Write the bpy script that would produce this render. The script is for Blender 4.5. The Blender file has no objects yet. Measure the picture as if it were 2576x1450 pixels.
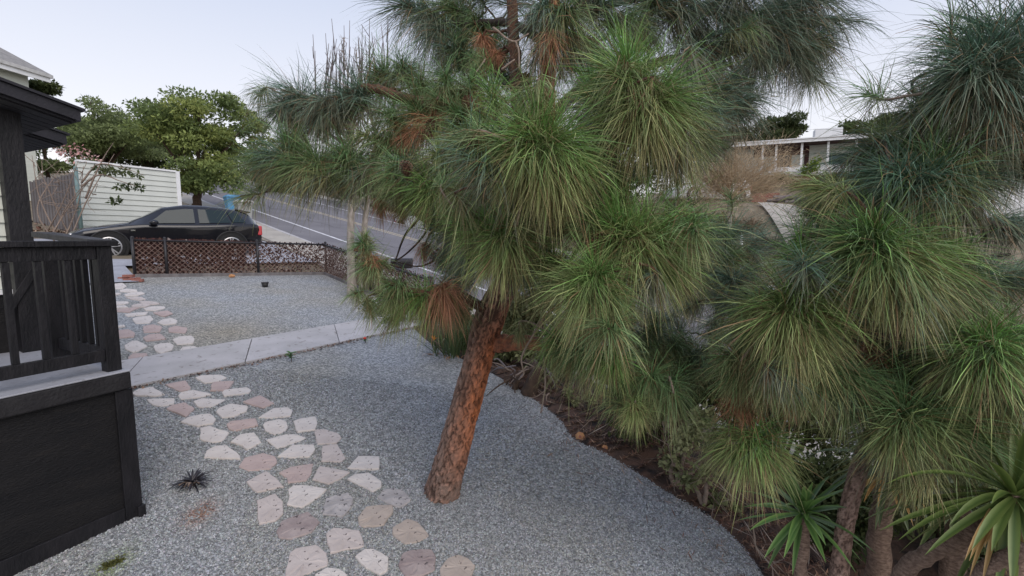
import bpy, math, random
import numpy as np
from mathutils import Vector

# ------------------------------------------------------------ camera, world, sun, exposure
scene = bpy.context.scene
col = scene.collection
FPX, CX, CY = 1190.0, 1288.0, 725.0          # focal length and centre, in 2576 px wide pixels
PITCH = math.radians(6.0)
CAMZ = 2.19
cp, sp = math.cos(PITCH), math.sin(PITCH)

cam_d = bpy.data.cameras.new("camera")
cam_d.sensor_width = 36.0
cam_d.lens = 36.0 * FPX / 2576.0
cam_d.clip_start = 0.05
cam_d.clip_end = 2000
cam = bpy.data.objects.new("camera", cam_d)
cam.location = (0, 0, CAMZ)
cam.rotation_euler = (math.radians(90) - PITCH, 0, 0)
col.objects.link(cam)
scene.camera = cam

SUN_EL, SUN_ROT = math.radians(42), math.radians(150)
world = bpy.data.worlds.new("World")
scene.world = world
world.use_nodes = True
wn, wl = world.node_tree.nodes, world.node_tree.links
wn.clear()
w_out = wn.new("ShaderNodeOutputWorld")
w_bg = wn.new("ShaderNodeBackground")
w_sky = wn.new("ShaderNodeTexSky")
w_sky.sky_type = 'NISHITA'
w_sky.sun_disc = False
w_sky.sun_elevation = SUN_EL
w_sky.sun_rotation = SUN_ROT
w_sky.altitude = 50
w_sky.air_density = 1.0
w_sky.dust_density = 2.5
w_sky.ozone_density = 1.5
w_hsv = wn.new("ShaderNodeHueSaturation")
w_hsv.inputs["Saturation"].default_value = 0.45
# thin even cloud veil, uniform all round, that evens the clear dusk sky out
w_mix = wn.new("ShaderNodeMix")
w_mix.data_type = 'RGBA'
w_mix.inputs[0].default_value = 0.78
w_geo = wn.new("ShaderNodeTexCoord")
w_sep = wn.new("ShaderNodeSeparateXYZ")
w_ramp = wn.new("ShaderNodeValToRGB")
w_ramp.color_ramp.elements[0].position = 0.0
w_ramp.color_ramp.elements[0].color = (11.4, 10.9, 10.7, 1)
w_ramp.color_ramp.elements[1].position = 0.75
w_ramp.color_ramp.elements[1].color = (4.8, 5.6, 7.9, 1)
_e = w_ramp.color_ramp.elements.new(0.20)
_e.color = (8.4, 8.5, 9.2, 1)
_e = w_ramp.color_ramp.elements.new(0.42)
_e.color = (6.1, 6.7, 8.3, 1)
wl.new(w_geo.outputs["Generated"], w_sep.inputs[0])
wl.new(w_sep.outputs["Z"], w_ramp.inputs[0])
wl.new(w_sky.outputs[0], w_hsv.inputs["Color"])
wl.new(w_hsv.outputs[0], w_mix.inputs[6])
wl.new(w_ramp.outputs[0], w_mix.inputs[7])
wl.new(w_mix.outputs[2], w_bg.inputs[0])
w_bg.inputs[1].default_value = 0.076
wl.new(w_bg.outputs[0], w_out.inputs[0])

sun_d = bpy.data.lights.new("sun", 'SUN')
sun_d.energy = 1.1
sun_d.angle = math.radians(45)
sun_d.color = (1.0, 0.90, 0.80)
sun = bpy.data.objects.new("sun", sun_d)
# Nishita: rotation measured clockwise from +Y
_sd = Vector((math.sin(SUN_ROT) * math.cos(SUN_EL), math.cos(SUN_ROT) * math.cos(SUN_EL), math.sin(SUN_EL)))
sun.rotation_euler = _sd.to_track_quat('Z', 'Y').to_euler()
sun.location = (0, 0, 30)
col.objects.link(sun)

scene.view_settings.view_transform = 'Standard'
scene.view_settings.look = 'None'
scene.view_settings.exposure = 0.71
scene.view_settings.gamma = 1.0
scene.view_settings.use_curve_mapping = False
scene.render.engine = 'CYCLES'
scene.cycles.max_bounces = 8
scene.cycles.transparent_max_bounces = 8

# ------------------------------------------------------------ geometry helpers
def ray(u, v):
    a, b = (u - CX) / FPX, -(v - CY) / FPX
    return np.array([a, cp + b * sp, -sp + b * cp])

def PF(u, v, F):
    d = ray(u, v)
    return np.array([0, 0, CAMZ]) + d * (F / d[1])

def PZ(u, v, z):
    d = ray(u, v)
    return np.array([0, 0, CAMZ]) + d * ((z - CAMZ) / d[2])

def PPL(u, v, p0, dr):
    """pixel ray against the vertical plane through p0 with horizontal direction dr"""
    d = ray(u, v)
    n = np.array([-dr[1], dr[0], 0.0])
    c = np.array([0, 0, CAMZ])
    return c + d * (n @ (np.asarray(p0) - c) / (n @ d))

def plane_z(x, y):
    return -0.11 * (x + 2.92) + 0.085 * (y - 3.53)

def G(u, v, lift=0.0):
    d = ray(u, v)
    a = CAMZ - (0.11 * -2.92 + 0.085 * -3.53) - lift
    k = -0.11 * d[0] + 0.085 * d[1] - d[2]
    s = a / k
    return np.array([0, 0, CAMZ]) + d * s

DT = np.array([-0.719, 0.695])      # up along the road
DW = np.array([0.695, 0.719])       # across the road, away from the yard
C0 = np.array([-5.6, 14.3])         # fence corner

def tw(x, y):
    return DT[0] * (x - C0[0]) + DT[1] * (y - C0[1]), DW[0] * (x - C0[0]) + DW[1] * (y - C0[1])

def xy(t, w):
    return C0[0] + DT[0] * t + DW[0] * w, C0[1] + DT[1] * t + DW[1] * w

def sst(x, a, b):
    q = np.clip((np.asarray(x, float) - a) / (b - a), 0, 1)
    return q * q * (3 - 2 * q)

def tclamp(t):
    t = np.asarray(t, float)
    return np.where(t > 45, 45 + 25 * np.tanh((t - 45) / 25), np.where(t < -45, -45 + 25 * np.tanh((t + 45) / 25), t))

def roadz(t):
    return 1.10 + 0.161 * tclamp(t)

def ground(x, y):
    t, w = tw(np.asarray(x, float), np.asarray(y, float))
    tc = tclamp(t)
    yard = 1.21 + 0.138 * tc - 0.0153 * np.clip(w, -50, 10)
    b = sst(w, 0.2, 1.4)
    z = yard * (1 - b) + roadz(t) * b
    rise = 3.8 * sst(w, 13.8, 21) + 2.2 * sst(w, 27, 31.5) + 0.02 * np.clip(w - 30, 0, 200)
    k = 0.25 + 0.75 * sst(-t, -14, 2)
    return z + rise * k

def GT(u, v, lo=2.0, hi=150.0):
    """pixel ray against the terrain"""
    d = ray(u, v)
    for F in np.arange(lo, hi, 0.1):
        p = np.array([0, 0, CAMZ]) + d * (F / d[1])
        if p[2] < ground(p[0], p[1]):
            return p
    return p

ORI = {}

def nrm(v):
    v = np.asarray(v, float)
    return v / (np.linalg.norm(v, axis=-1, keepdims=True) + 1e-12)

def props(o, label=None, cat=None, group=None, kind=None):
    if label: o["label"] = label
    if cat: o["category"] = cat
    if group: o["group"] = group
    if kind: o["kind"] = kind
    return o

def thing(name, label, cat, loc, group=None, kind=None):
    o = bpy.data.objects.new(name, None)
    o.empty_display_size = 0.2
    o.location = tuple(float(c) for c in loc)
    col.objects.link(o)
    ORI[o.name] = np.array(o.location)
    return props(o, label, cat, group, kind)

def emit(name, verts, faces, mat, parent=None, smooth=False, colors=None, kind=None, bevel=0, loops=None, origin=None, mats=None, midx=None):
    """verts (N,3) in world space; faces a (M,k) array or list of tuples"""
    v = np.asarray(verts, dtype=np.float64)
    if parent is not None:
        o0 = ORI[parent.name]
    elif origin is not None:
        o0 = np.asarray(origin, float)
    else:
        o0 = np.array([v[:, 0].mean(), v[:, 1].mean(), v[:, 2].min()])
    lo = np.zeros(3)
    wpos = o0
    if parent is not None:
        lo = v.mean(axis=0) - o0
        wpos = o0 + lo
    vl = (v - wpos).astype(np.float32)
    me = bpy.data.meshes.new(name)
    if isinstance(faces, np.ndarray):
        k = faces.shape[1]
        M = faces.shape[0]
        me.vertices.add(len(vl)); me.loops.add(M * k); me.polygons.add(M)
        me.vertices.foreach_set("co", vl.ravel())
        me.loops.foreach_set("vertex_index", faces.astype(np.int32).ravel())
        me.polygons.foreach_set("loop_start", np.arange(0, M * k, k, dtype=np.int32))
        me.update(calc_edges=True)
    else:
        me.from_pydata(vl.tolist(), [], [tuple(int(i) for i in f) for f in faces])
        me.update()
    me.polygons.foreach_set("use_smooth", np.full(len(me.polygons), smooth, dtype=bool))
    if colors is not None:
        c = np.ones((len(vl), 4), dtype=np.float32)
        c[:, :3] = colors
        at = me.color_attributes.new("Col", 'FLOAT_COLOR', 'POINT')
        at.data.foreach_set("color", c.ravel())
    for m in (mats or [mat]):
        me.materials.append(m)
    if midx is not None:
        me.polygons.foreach_set("material_index", np.asarray(midx, dtype=np.int32))
    o = bpy.data.objects.new(name, me)
    o.location = tuple(lo) if parent is not None else tuple(o0)
    col.objects.link(o)
    if parent is not None:
        o.parent = parent
    ORI[o.name] = wpos
    if kind: o["kind"] = kind
    if bevel:
        b = o.modifiers.new("bevel", 'BEVEL')
        b.width = bevel; b.segments = 2; b.limit_method = 'ANGLE'
    return o

class MB:
    def __init__(s): s.v, s.f, s.n, s.c = [], [], 0, []
    def add(s, v, f, c=None):
        v = np.asarray(v, float)
        s.v.append(v); s.f += [tuple(int(i) + s.n for i in q) for q in f]; s.n += len(v)
        if c is not None: s.c.append(np.broadcast_to(np.asarray(c, float), (len(v), 3)))
        return s
    def box(s, p, a, b, c):
        p, a, b, c = (np.asarray(q, float) for q in (p, a, b, c))
        v = [p, p + a, p + a + b, p + b, p + c, p + a + c, p + a + b + c, p + b + c]
        f = [(0, 3, 2, 1), (4, 5, 6, 7), (0, 1, 5, 4), (1, 2, 6, 5), (2, 3, 7, 6), (3, 0, 4, 7)]
        if np.dot(np.cross(a, b), c) < 0: f = [q[::-1] for q in f]
        return s.add(v, f)
    def cbox(s, c, dx, dy, dz, yaw=0):
        ca, sa = math.cos(yaw), math.sin(yaw)
        a, b = np.array([ca, sa, 0]) * dx, np.array([-sa, ca, 0]) * dy
        return s.box(np.asarray(c, float) - a / 2 - b / 2, a, b, (0, 0, dz))
    def bar(s, p, q, w, h, up=(0, 0, 1)):
        p, q = np.asarray(p, float), np.asarray(q, float)
        d = nrm(q - p); sd = nrm(np.cross(d, up)); u = np.cross(sd, d)
        return s.box(p - sd * w / 2 - u * h / 2, sd * w, u * h, q - p)
    def prism(s, poly, ext):
        poly = np.asarray(poly, float); n = len(poly); ext = np.asarray(ext, float)
        v = np.concatenate([poly, poly + ext])
        nr = sum(np.cross(poly[i] - poly[0], poly[(i + 1) % n] - poly[0]) for i in range(n))
        f = [tuple(range(n))[::-1], tuple(range(n, 2 * n))] + [(i, (i + 1) % n, n + (i + 1) % n, n + i) for i in range(n)]
        if np.dot(nr, ext) < 0: f = [q[::-1] for q in f]
        return s.add(v, f)
    def tube(s, path, rad, n=8, cap=True, c=None):
        v, f = tube_mesh(path, rad, n, cap)
        return s.add(v, f, c)
    def ball(s, c, r, nu=8, nv=5, sq=(1, 1, 1)):
        v, f = [], []
        for i in range(nv + 1):
            th = math.pi * i / nv
            for j in range(nu):
                ph = 2 * math.pi * j / nu
                v.append((c[0] + r * sq[0] * math.sin(th) * math.cos(ph), c[1] + r * sq[1] * math.sin(th) * math.sin(ph), c[2] + r * sq[2] * math.cos(th)))
        for i in range(nv):
            for j in range(nu):
                f.append((i * nu + j, (i + 1) * nu + j, (i + 1) * nu + (j + 1) % nu, i * nu + (j + 1) % nu))
        return s.add(v, f)
    def emit(s, name, mat, parent=None, smooth=False, **k):
        return emit(name, np.concatenate(s.v), s.f, mat, parent, smooth, colors=np.concatenate(s.c) if s.c else None, **k)

def tube_mesh(path, rad, n=8, cap=True):
    path = np.asarray(path, float); m = len(path)
    rad = np.broadcast_to(np.asarray(rad, float), (m,))
    tg = nrm(np.gradient(path, axis=0))
    ref = np.array([0, 0, 1.0]) if abs(tg[0][2]) < 0.9 else np.array([1.0, 0, 0])
    u = nrm(np.cross(tg[0], ref)); v = []
    an = np.linspace(0, 2 * math.pi, n, endpoint=False)
    for i in range(m):
        u = nrm(u - tg[i] * (u @ tg[i])); w = np.cross(tg[i], u)
        v.append(path[i] + rad[i] * (np.cos(an)[:, None] * u + np.sin(an)[:, None] * w))
    f = [(i * n + j, i * n + (j + 1) % n, (i + 1) * n + (j + 1) % n, (i + 1) * n + j) for i in range(m - 1) for j in range(n)]
    if cap: f += [tuple(range(n))[::-1], tuple(range((m - 1) * n, m * n))]
    return np.concatenate(v), f

def smooth_path(pts, k=6):
    """Catmull-Rom through pts"""
    p = np.asarray(pts, float)
    p = np.concatenate([[2 * p[0] - p[1]], p, [2 * p[-1] - p[-2]]])
    out = []
    for i in range(1, len(p) - 2):
        for j in range(k):
            t = j / k
            out.append(0.5 * (2 * p[i] + (p[i + 1] - p[i - 1]) * t + (2 * p[i - 1] - 5 * p[i] + 4 * p[i + 1] - p[i + 2]) * t * t + (3 * p[i] - p[i - 1] - 3 * p[i + 1] + p[i + 2]) * t ** 3))
    out.append(p[-2])
    return np.array(out)

# ------------------------------------------------------------ materials
def mat(name, c1, c2=None, scale=6.0, rough=0.8, bump=0.0, bscale=None, metal=0.0, coat=0.0, attr=False,
        c3=None, s3=40.0, t3=(0.62, 0.70), stretch=(1, 1, 1), spec=0.4, transl=0.0, detail=6.0, sharp=(0.35, 0.65)):
    m = bpy.data.materials.new(name)
    m.use_nodes = True
    nt = m.node_tree; N, L = nt.nodes, nt.links
    b = N["Principled BSDF"]
    b.inputs["Roughness"].default_value = rough
    b.inputs["Metallic"].default_value = metal
    b.inputs["Specular IOR Level"].default_value = spec
    if coat:
        b.inputs["Coat Weight"].default_value = coat
        b.inputs["Coat Roughness"].default_value = 0.03
    tc = N.new("ShaderNodeTexCoord"); mp = N.new("ShaderNodeMapping")
    mp.inputs["Scale"].default_value = stretch
    L.new(tc.outputs["Object"], mp.inputs["Vector"])
    def noise(s, det=detail):
        n = N.new("ShaderNodeTexNoise"); n.inputs["Scale"].default_value = s; n.inputs["Detail"].default_value = det
        L.new(mp.outputs[0], n.inputs["Vector"]); return n
    def mixc(a, bb, fac, mode='MIX'):
        x = N.new("ShaderNodeMix"); x.data_type = 'RGBA'; x.blend_type = mode
        if isinstance(fac, float): x.inputs[0].default_value = fac
        else: L.new(fac, x.inputs[0])
        for i, q in ((6, a), (7, bb)):
            if isinstance(q, tuple): x.inputs[i].default_value = (*q, 1)
            else: L.new(q, x.inputs[i])
        return x.outputs[2]
    def ramp(src, lo, hi):
        r = N.new("ShaderNodeMapRange"); r.inputs[1].default_value = lo; r.inputs[2].default_value = hi
        L.new(src, r.inputs[0]); return r.outputs[0]
    cur = c1
    if c2 is not None:
        cur = mixc(c1, c2, ramp(noise(scale).outputs[0], *sharp))
    if c3 is not None:
        cur = mixc(cur, c3, ramp(noise(s3, 3.0).outputs[0], *t3))
    if attr:
        a = N.new("ShaderNodeAttribute"); a.attribute_name = "Col"
        cur = a.outputs["Color"] if c2 is None and c3 is None else mixc(cur, a.outputs["Color"], 1.0, 'MULTIPLY')
    if isinstance(cur, tuple): b.inputs["Base Color"].default_value = (*cur, 1)
    else: L.new(cur, b.inputs["Base Color"])
    if bump:
        bp = N.new("ShaderNodeBump"); bp.inputs["Strength"].default_value = min(1.0, bump); bp.inputs["Distance"].default_value = 0.02
        L.new(noise(bscale or scale * 4).outputs[0], bp.inputs["Height"]); L.new(bp.outputs[0], b.inputs["Normal"])
    if transl:
        tr = N.new("ShaderNodeBsdfTranslucent"); ms = N.new("ShaderNodeMixShader"); ms.inputs[0].default_value = transl
        if isinstance(cur, tuple): tr.inputs[0].default_value = (*cur, 1)
        else: L.new(cur, tr.inputs[0])
        L.new(b.outputs[0], ms.inputs[1]); L.new(tr.outputs[0], ms.inputs[2])
        L.new(ms.outputs[0], N["Material Output"].inputs["Surface"])
    return m

def gravel_mat():
    """the gravel too far off to build stone by stone: cell colours and relief"""
    m = bpy.data.materials.new("gravel"); m.use_nodes = True
    N, L = m.node_tree.nodes, m.node_tree.links
    b = N["Principled BSDF"]; b.inputs["Roughness"].default_value = 0.9
    g = N.new("ShaderNodeNewGeometry")
    v = N.new("ShaderNodeTexVoronoi"); v.inputs["Scale"].default_value = 48; L.new(g.outputs["Position"], v.inputs["Vector"])
    r = N.new("ShaderNodeValToRGB"); e = r.color_ramp.elements
    e[0].position, e[0].color = 0.0, (0.145, 0.156, 0.165, 1)
    e[1].position, e[1].color = 1.0, (0.46, 0.475, 0.485, 1)
    q = e.new(0.5); q.color = (0.265, 0.280, 0.294, 1)
    sx = N.new("ShaderNodeSeparateColor"); L.new(v.outputs["Color"], sx.inputs[0]); L.new(sx.outputs[0], r.inputs[0])
    n = N.new("ShaderNodeTexNoise"); n.inputs["Scale"].default_value = 0.55; n.inputs["Detail"].default_value = 5; L.new(g.outputs["Position"], n.inputs["Vector"])
    mr = N.new("ShaderNodeMapRange"); mr.inputs[1].default_value = 0.42; mr.inputs[2].default_value = 0.68; L.new(n.outputs[0], mr.inputs[0])
    x = N.new("ShaderNodeMix"); x.data_type = 'RGBA'; x.blend_type = 'MULTIPLY'
    L.new(mr.outputs[0], x.inputs[0]); L.new(r.outputs[0], x.inputs[6]); x.inputs[7].default_value = (1.0, 0.93, 0.80, 1)
    # dusty tan patch beside the far stepping stones
    ds = N.new("ShaderNodeVectorMath"); ds.operation = 'DISTANCE'; L.new(g.outputs["Position"], ds.inputs[0]); ds.inputs[1].default_value = tuple(G(575, 838))
    ad = N.new("ShaderNodeMath"); ad.operation = 'MULTIPLY_ADD'; L.new(n.outputs[0], ad.inputs[0]); ad.inputs[1].default_value = 1.6; L.new(ds.outputs["Value"], ad.inputs[2])
    m2 = N.new("ShaderNodeMapRange"); m2.inputs[1].default_value = 1.0; m2.inputs[2].default_value = 2.1; m2.inputs[3].default_value = 0.75; m2.inputs[4].default_value = 0.0; L.new(ad.outputs[0], m2.inputs[0])
    x2 = N.new("ShaderNodeMix"); x2.data_type = 'RGBA'; x2.blend_type = 'MULTIPLY'; L.new(m2.outputs[0], x2.inputs[0]); L.new(x.outputs[2], x2.inputs[6]); x2.inputs[7].default_value = (0.93, 0.83, 0.66, 1)
    L.new(x2.outputs[2], b.inputs["Base Color"])
    bp = N.new("ShaderNodeBump"); bp.invert = True; bp.inputs["Strength"].default_value = 0.9; bp.inputs["Distance"].default_value = 0.012
    L.new(v.outputs["Distance"], bp.inputs["Height"]); L.new(bp.outputs[0], b.inputs["Normal"])
    return m

M = {}
M["gravel"] = gravel_mat()
M["pebble"] = mat("pebble", (1, 1, 1), attr=True, rough=0.85)
M["black_wood"] = mat("black_wood", (0.006, 0.006, 0.008), (0.015, 0.014, 0.017), 9, 0.55, 0.35, 60, stretch=(1, 1, 0.35), spec=0.35)
M["black_ply"] = mat("black_ply", (0.0045, 0.0045, 0.006), (0.010, 0.0092, 0.010), 3.5, 0.62, 0.5, 55, stretch=(0.6, 0.6, 2.5), spec=0.3, c3=(0.018, 0.016, 0.015), s3=9, t3=(0.6, 0.8))
M["lit_black"] = mat("lit_black", (0.05, 0.05, 0.055), (0.028, 0.028, 0.032), 14, 0.6, 0.3, 60)  # lighter copy of black_wood: light on the returning rail cap painted into its colour
M["black_roof"] = mat("black_roof", (0.016, 0.016, 0.021), (0.024, 0.023, 0.030), 8, 0.7, 0.2, 50)
M["soffit"] = mat("soffit", (0.010, 0.010, 0.014), (0.015, 0.014, 0.018), 6, 0.75, 0.3, 40)
M["concrete"] = mat("concrete", (0.47, 0.455, 0.46), (0.38, 0.37, 0.37), 2.2, 0.85, 0.25, 70, c3=(0.22, 0.20, 0.18), s3=12, t3=(0.6, 0.75))
M["slab"] = mat("slab", (0.37, 0.38, 0.42), (0.30, 0.305, 0.335), 3, 0.7, 0.2, 60, c3=(0.20, 0.20, 0.21), s3=22, t3=(0.6, 0.75))
M["slab_edge"] = mat("slab_edge", (0.020, 0.019, 0.021), (0.011, 0.010, 0.012), 7, 0.75, 0.5, 40)
M["pier"] = mat("pier", (0.055, 0.053, 0.052), (0.042, 0.041, 0.042), 6, 0.9, 0.4, 90)
M["asphalt"] = mat("asphalt", (0.19, 0.183, 0.195), (0.15, 0.144, 0.157), 0.8, 0.9, 0.4, 60, c3=(0.18, 0.175, 0.185), s3=90, t3=(0.55, 0.75))
M["seal"] = mat("seal", (0.05, 0.05, 0.055), rough=0.7)
M["line_white"] = mat("line_white", (0.72, 0.72, 0.74), (0.5, 0.5, 0.52), 4, 0.7)
M["line_yellow"] = mat("line_yellow", (0.50, 0.42, 0.28), (0.38, 0.34, 0.26), 4, 0.7)
M["sidewalk"] = mat("sidewalk", (0.43, 0.40, 0.35), (0.34, 0.315, 0.28), 1.5, 0.9, 0.2, 40)
M["terrain"] = mat("terrain", (0.21, 0.165, 0.12), (0.115, 0.10, 0.065), 0.35, 0.95, 0.6, 3, c3=(0.26, 0.21, 0.15), s3=2.2, t3=(0.5, 0.7))
M["bank"] = mat("bank", (0.36, 0.25, 0.16), (0.24, 0.165, 0.10), 1.2, 0.95, 0.8, 6)
M["mulch"] = mat("mulch", (0.085, 0.045, 0.030), (0.045, 0.027, 0.020), 7, 0.95, 0.9, 45, c3=(0.16, 0.085, 0.055), s3=30, t3=(0.55, 0.7))
M["soil"] = mat("soil", (0.065, 0.043, 0.034), (0.11, 0.062, 0.043), 3.5, 0.95, 0.9, 30, c3=(0.022, 0.017, 0.016), s3=6, t3=(0.5, 0.65))
M["litter"] = mat("litter", (1, 1, 1), attr=True, rough=0.9)
M["leaf"] = mat("leaf", (1, 1, 1), attr=True, rough=0.75, spec=0.12, transl=0.38)
M["needle"] = mat("needle", (1, 1, 1), attr=True, rough=0.5, spec=0.3, transl=0.12)
M["blade"] = mat("blade", (1, 1, 1), attr=True, rough=0.42, spec=0.5, transl=0.12)
M["bark"] = mat("bark", (0.9, 0.9, 0.9), (1.1, 1.1, 1.1), 40, 0.92, 0.8, 90, attr=True, spec=0.2)
M["branch"] = mat("branch", (0.15, 0.075, 0.045), (0.07, 0.045, 0.035), 30, 0.95, 0.8, 70)
M["branch_orange"] = mat("branch_orange", (0.36, 0.135, 0.07), (0.16, 0.075, 0.05), 26, 0.95, 0.9, 60)
M["brown_wood"] = mat("brown_wood", (0.075, 0.064, 0.062), (0.13, 0.11, 0.10), 5, 0.9, 0.4, 50, stretch=(1, 1, 0.2))
M["twig"] = mat("twig", (0.30, 0.235, 0.19), (0.20, 0.15, 0.12), 30, 0.95, 0.3, 80)
M["dark_branch"] = mat("dark_branch", (0.060, 0.042, 0.034), (0.035, 0.027, 0.024), 25, 0.95, 0.7, 60)
M["grey_bark"] = mat("grey_bark", (0.36, 0.32, 0.28), (0.22, 0.19, 0.165), 14, 0.95, 0.4, 50, stretch=(1, 1, 0.4))
M["brown_bark"] = mat("brown_bark", (0.10, 0.065, 0.045), (0.06, 0.042, 0.032), 14, 0.95, 0.6, 40)
M["yucca_bark"] = mat("yucca_bark", (0.30, 0.215, 0.165), (0.15, 0.10, 0.078), 34, 0.95, 0.9, 70, stretch=(1, 1, 2.2))
M["tan_twig"] = mat("tan_twig", (0.42, 0.30, 0.19), (0.30, 0.21, 0.13), 5, 0.95)
M["siding"] = mat("siding", (0.66, 0.69, 0.62), (0.60, 0.63, 0.57), 4, 0.6, 0.12, 60, stretch=(0.3, 0.3, 3))
M["pale_board"] = mat("pale_board", (0.58, 0.605, 0.565), (0.53, 0.555, 0.52), 2, 0.65, 0.1, 60)
M["white"] = mat("white", (0.78, 0.79, 0.80), (0.70, 0.71, 0.72), 3, 0.6)
M["grey_wood"] = mat("grey_wood", (0.115, 0.108, 0.112), (0.20, 0.185, 0.185), 5, 0.9, 0.4, 50, stretch=(1, 1, 0.2))
M["pole"] = mat("pole", (0.13, 0.20, 0.20), (0.17, 0.25, 0.25), 6, 0.6)
M["shingle"] = mat("shingle", (0.30, 0.29, 0.28), (0.21, 0.205, 0.20), 6, 0.95, 0.4, 30)
M["tile"] = mat("tile", (0.42, 0.16, 0.09), (0.30, 0.11, 0.07), 5, 0.85)
M["maroon"] = mat("maroon", (0.085, 0.035, 0.035), (0.06, 0.028, 0.03), 4, 0.8)
M["black_metal"] = mat("black_metal", (0.012, 0.011, 0.014), (0.020, 0.018, 0.020), 30, 0.45, spec=0.5)
M["plastic_black"] = mat("plastic_black", (0.015, 0.015, 0.016), (0.022, 0.022, 0.023), 20, 0.5)
M["paint_black"] = mat("paint_black", (0.003, 0.0032, 0.006), rough=0.5, coat=1.0, spec=0.15)
M["paint_white"] = mat("paint_white", (0.78, 0.79, 0.80), rough=0.35, coat=0.6)
M["paint_navy"] = mat("paint_navy", (0.02, 0.03, 0.06), rough=0.3, coat=0.8)
M["glass"] = mat("glass", (0.018, 0.03, 0.034), rough=0.04, spec=0.3)
M["tyre"] = mat("tyre", (0.012, 0.012, 0.012), (0.018, 0.018, 0.018), 20, 0.9)
M["alloy"] = mat("alloy", (0.42, 0.42, 0.43), rough=0.3, metal=0.7)
M["tail"] = mat("tail", (0.45, 0.012, 0.02), rough=0.15, coat=1.0)
M["chrome"] = mat("chrome", (0.7, 0.7, 0.72), rough=0.15, metal=1.0)
M["bin_blue"] = mat("bin_blue", (0.10, 0.30, 0.52), (0.08, 0.25, 0.46), 5, 0.5)
M["bin_grey"] = mat("bin_grey", (0.34, 0.35, 0.35), (0.27, 0.28, 0.28), 5, 0.6)
M["lid_pale"] = mat("lid_pale", (0.55, 0.55, 0.54), (0.42, 0.42, 0.41), 5, 0.6)
M["brick"] = mat("brick", (0.33, 0.13, 0.10), (0.24, 0.11, 0.09), 12, 0.9, 0.4, 60)
M["log_cut"] = mat("log_cut", (0.50, 0.27, 0.13), (0.36, 0.17, 0.08), 20, 0.9, 0.2, 60)
M["drift"] = mat("drift", (0.22, 0.19, 0.19), (0.12, 0.105, 0.11), 8, 0.95, 0.6, 30)
M["flower"] = mat("flower", (0.85, 0.28, 0.03), rough=0.6)
M["flower_red"] = mat("flower_red", (0.6, 0.06, 0.04), rough=0.6)
M["cone"] = mat("cone", (0.20, 0.115, 0.070), (0.10, 0.055, 0.04), 60, 0.85)
M["window_wood"] = mat("window_wood", (0.33, 0.22, 0.12), rough=0.7)
STONE = {
    "w": mat("stone_white", (0.60, 0.56, 0.53), (0.53, 0.485, 0.455), 3.5, 0.9, 0.35, 26, c3=(0.11, 0.10, 0.095), s3=30, t3=(0.66, 0.70)),
    "p": mat("stone_pink", (0.47, 0.375, 0.35), (0.40, 0.315, 0.295), 4, 0.9, 0.35, 26, c3=(0.11, 0.09, 0.085), s3=30, t3=(0.67, 0.71)),
    "l": mat("stone_blush", (0.52, 0.465, 0.44), (0.45, 0.395, 0.37), 4, 0.9, 0.4, 22, c3=(0.12, 0.10, 0.095), s3=27, t3=(0.65, 0.69)),
    "g": mat("stone_grey", (0.30, 0.285, 0.285), (0.46, 0.43, 0.42), 9, 0.9, 0.6, 26, c3=(0.10, 0.095, 0.095), s3=26, t3=(0.62, 0.68)),
    "m": mat("stone_mauve", (0.255, 0.205, 0.20), (0.38, 0.32, 0.305), 6, 0.85, 0.6, 18, c3=(0.09, 0.075, 0.075), s3=22, t3=(0.62, 0.70)),
    "t": mat("stone_tan", (0.44, 0.375, 0.325), (0.37, 0.315, 0.275), 5, 0.9, 0.4, 24, c3=(0.12, 0.10, 0.09), s3=28, t3=(0.66, 0.70)),
}
# ------------------------------------------------------------ ground, road, paths
rng = np.random.default_rng(7)

def inpoly(px, py, poly):
    poly = np.asarray(poly); inside = np.zeros(len(px), bool)
    j = len(poly) - 1
    for i in range(len(poly)):
        xi, yi = poly[i][:2]; xj, yj = poly[j][:2]
        c = ((yi > py) != (yj > py)) & (px < (xj - xi) * (py - yi) / (yj - yi + 1e-12) + xi)
        inside ^= c; j = i
    return inside

# terrain sheet: fine near, coarse to the horizon
def axis_coords(a, b, n, far):
    core = np.linspace(a, b, n)
    out = np.geomspace(3, far, 16)
    return np.concatenate([(a - out)[::-1], core, b + out])
tx, ty = axis_coords(-34, 48, 110, 420), axis_coords(-8, 62, 95, 420)
X, Y = np.meshgrid(tx, ty, indexing='ij')
Tt, Tw = tw(X, Y)
off = -0.5 * sst(-Tw, -0.6, 0.2) * sst(-Tt, -1.4, -0.6) * sst(Tw, -22, -18) - 0.25 * sst(Tw, 0.2, 1.5) * sst(-Tw, -14.6, -13.5)
Z = ground(X, Y) + off + 0.06 * np.sin(X * 1.3) * np.cos(Y * 1.7) * sst(np.abs(Tw - 7), 8, 11)
nx, ny = len(tx), len(ty)
ii = (np.arange(nx - 1)[:, None] * ny + np.arange(ny - 1)).ravel()
emit("terrain", np.stack([X, Y, Z], -1).reshape(-1, 3), np.stack([ii, ii + ny, ii + ny + 1, ii + 1], 1), M["terrain"], smooth=True, kind="structure")

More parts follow.
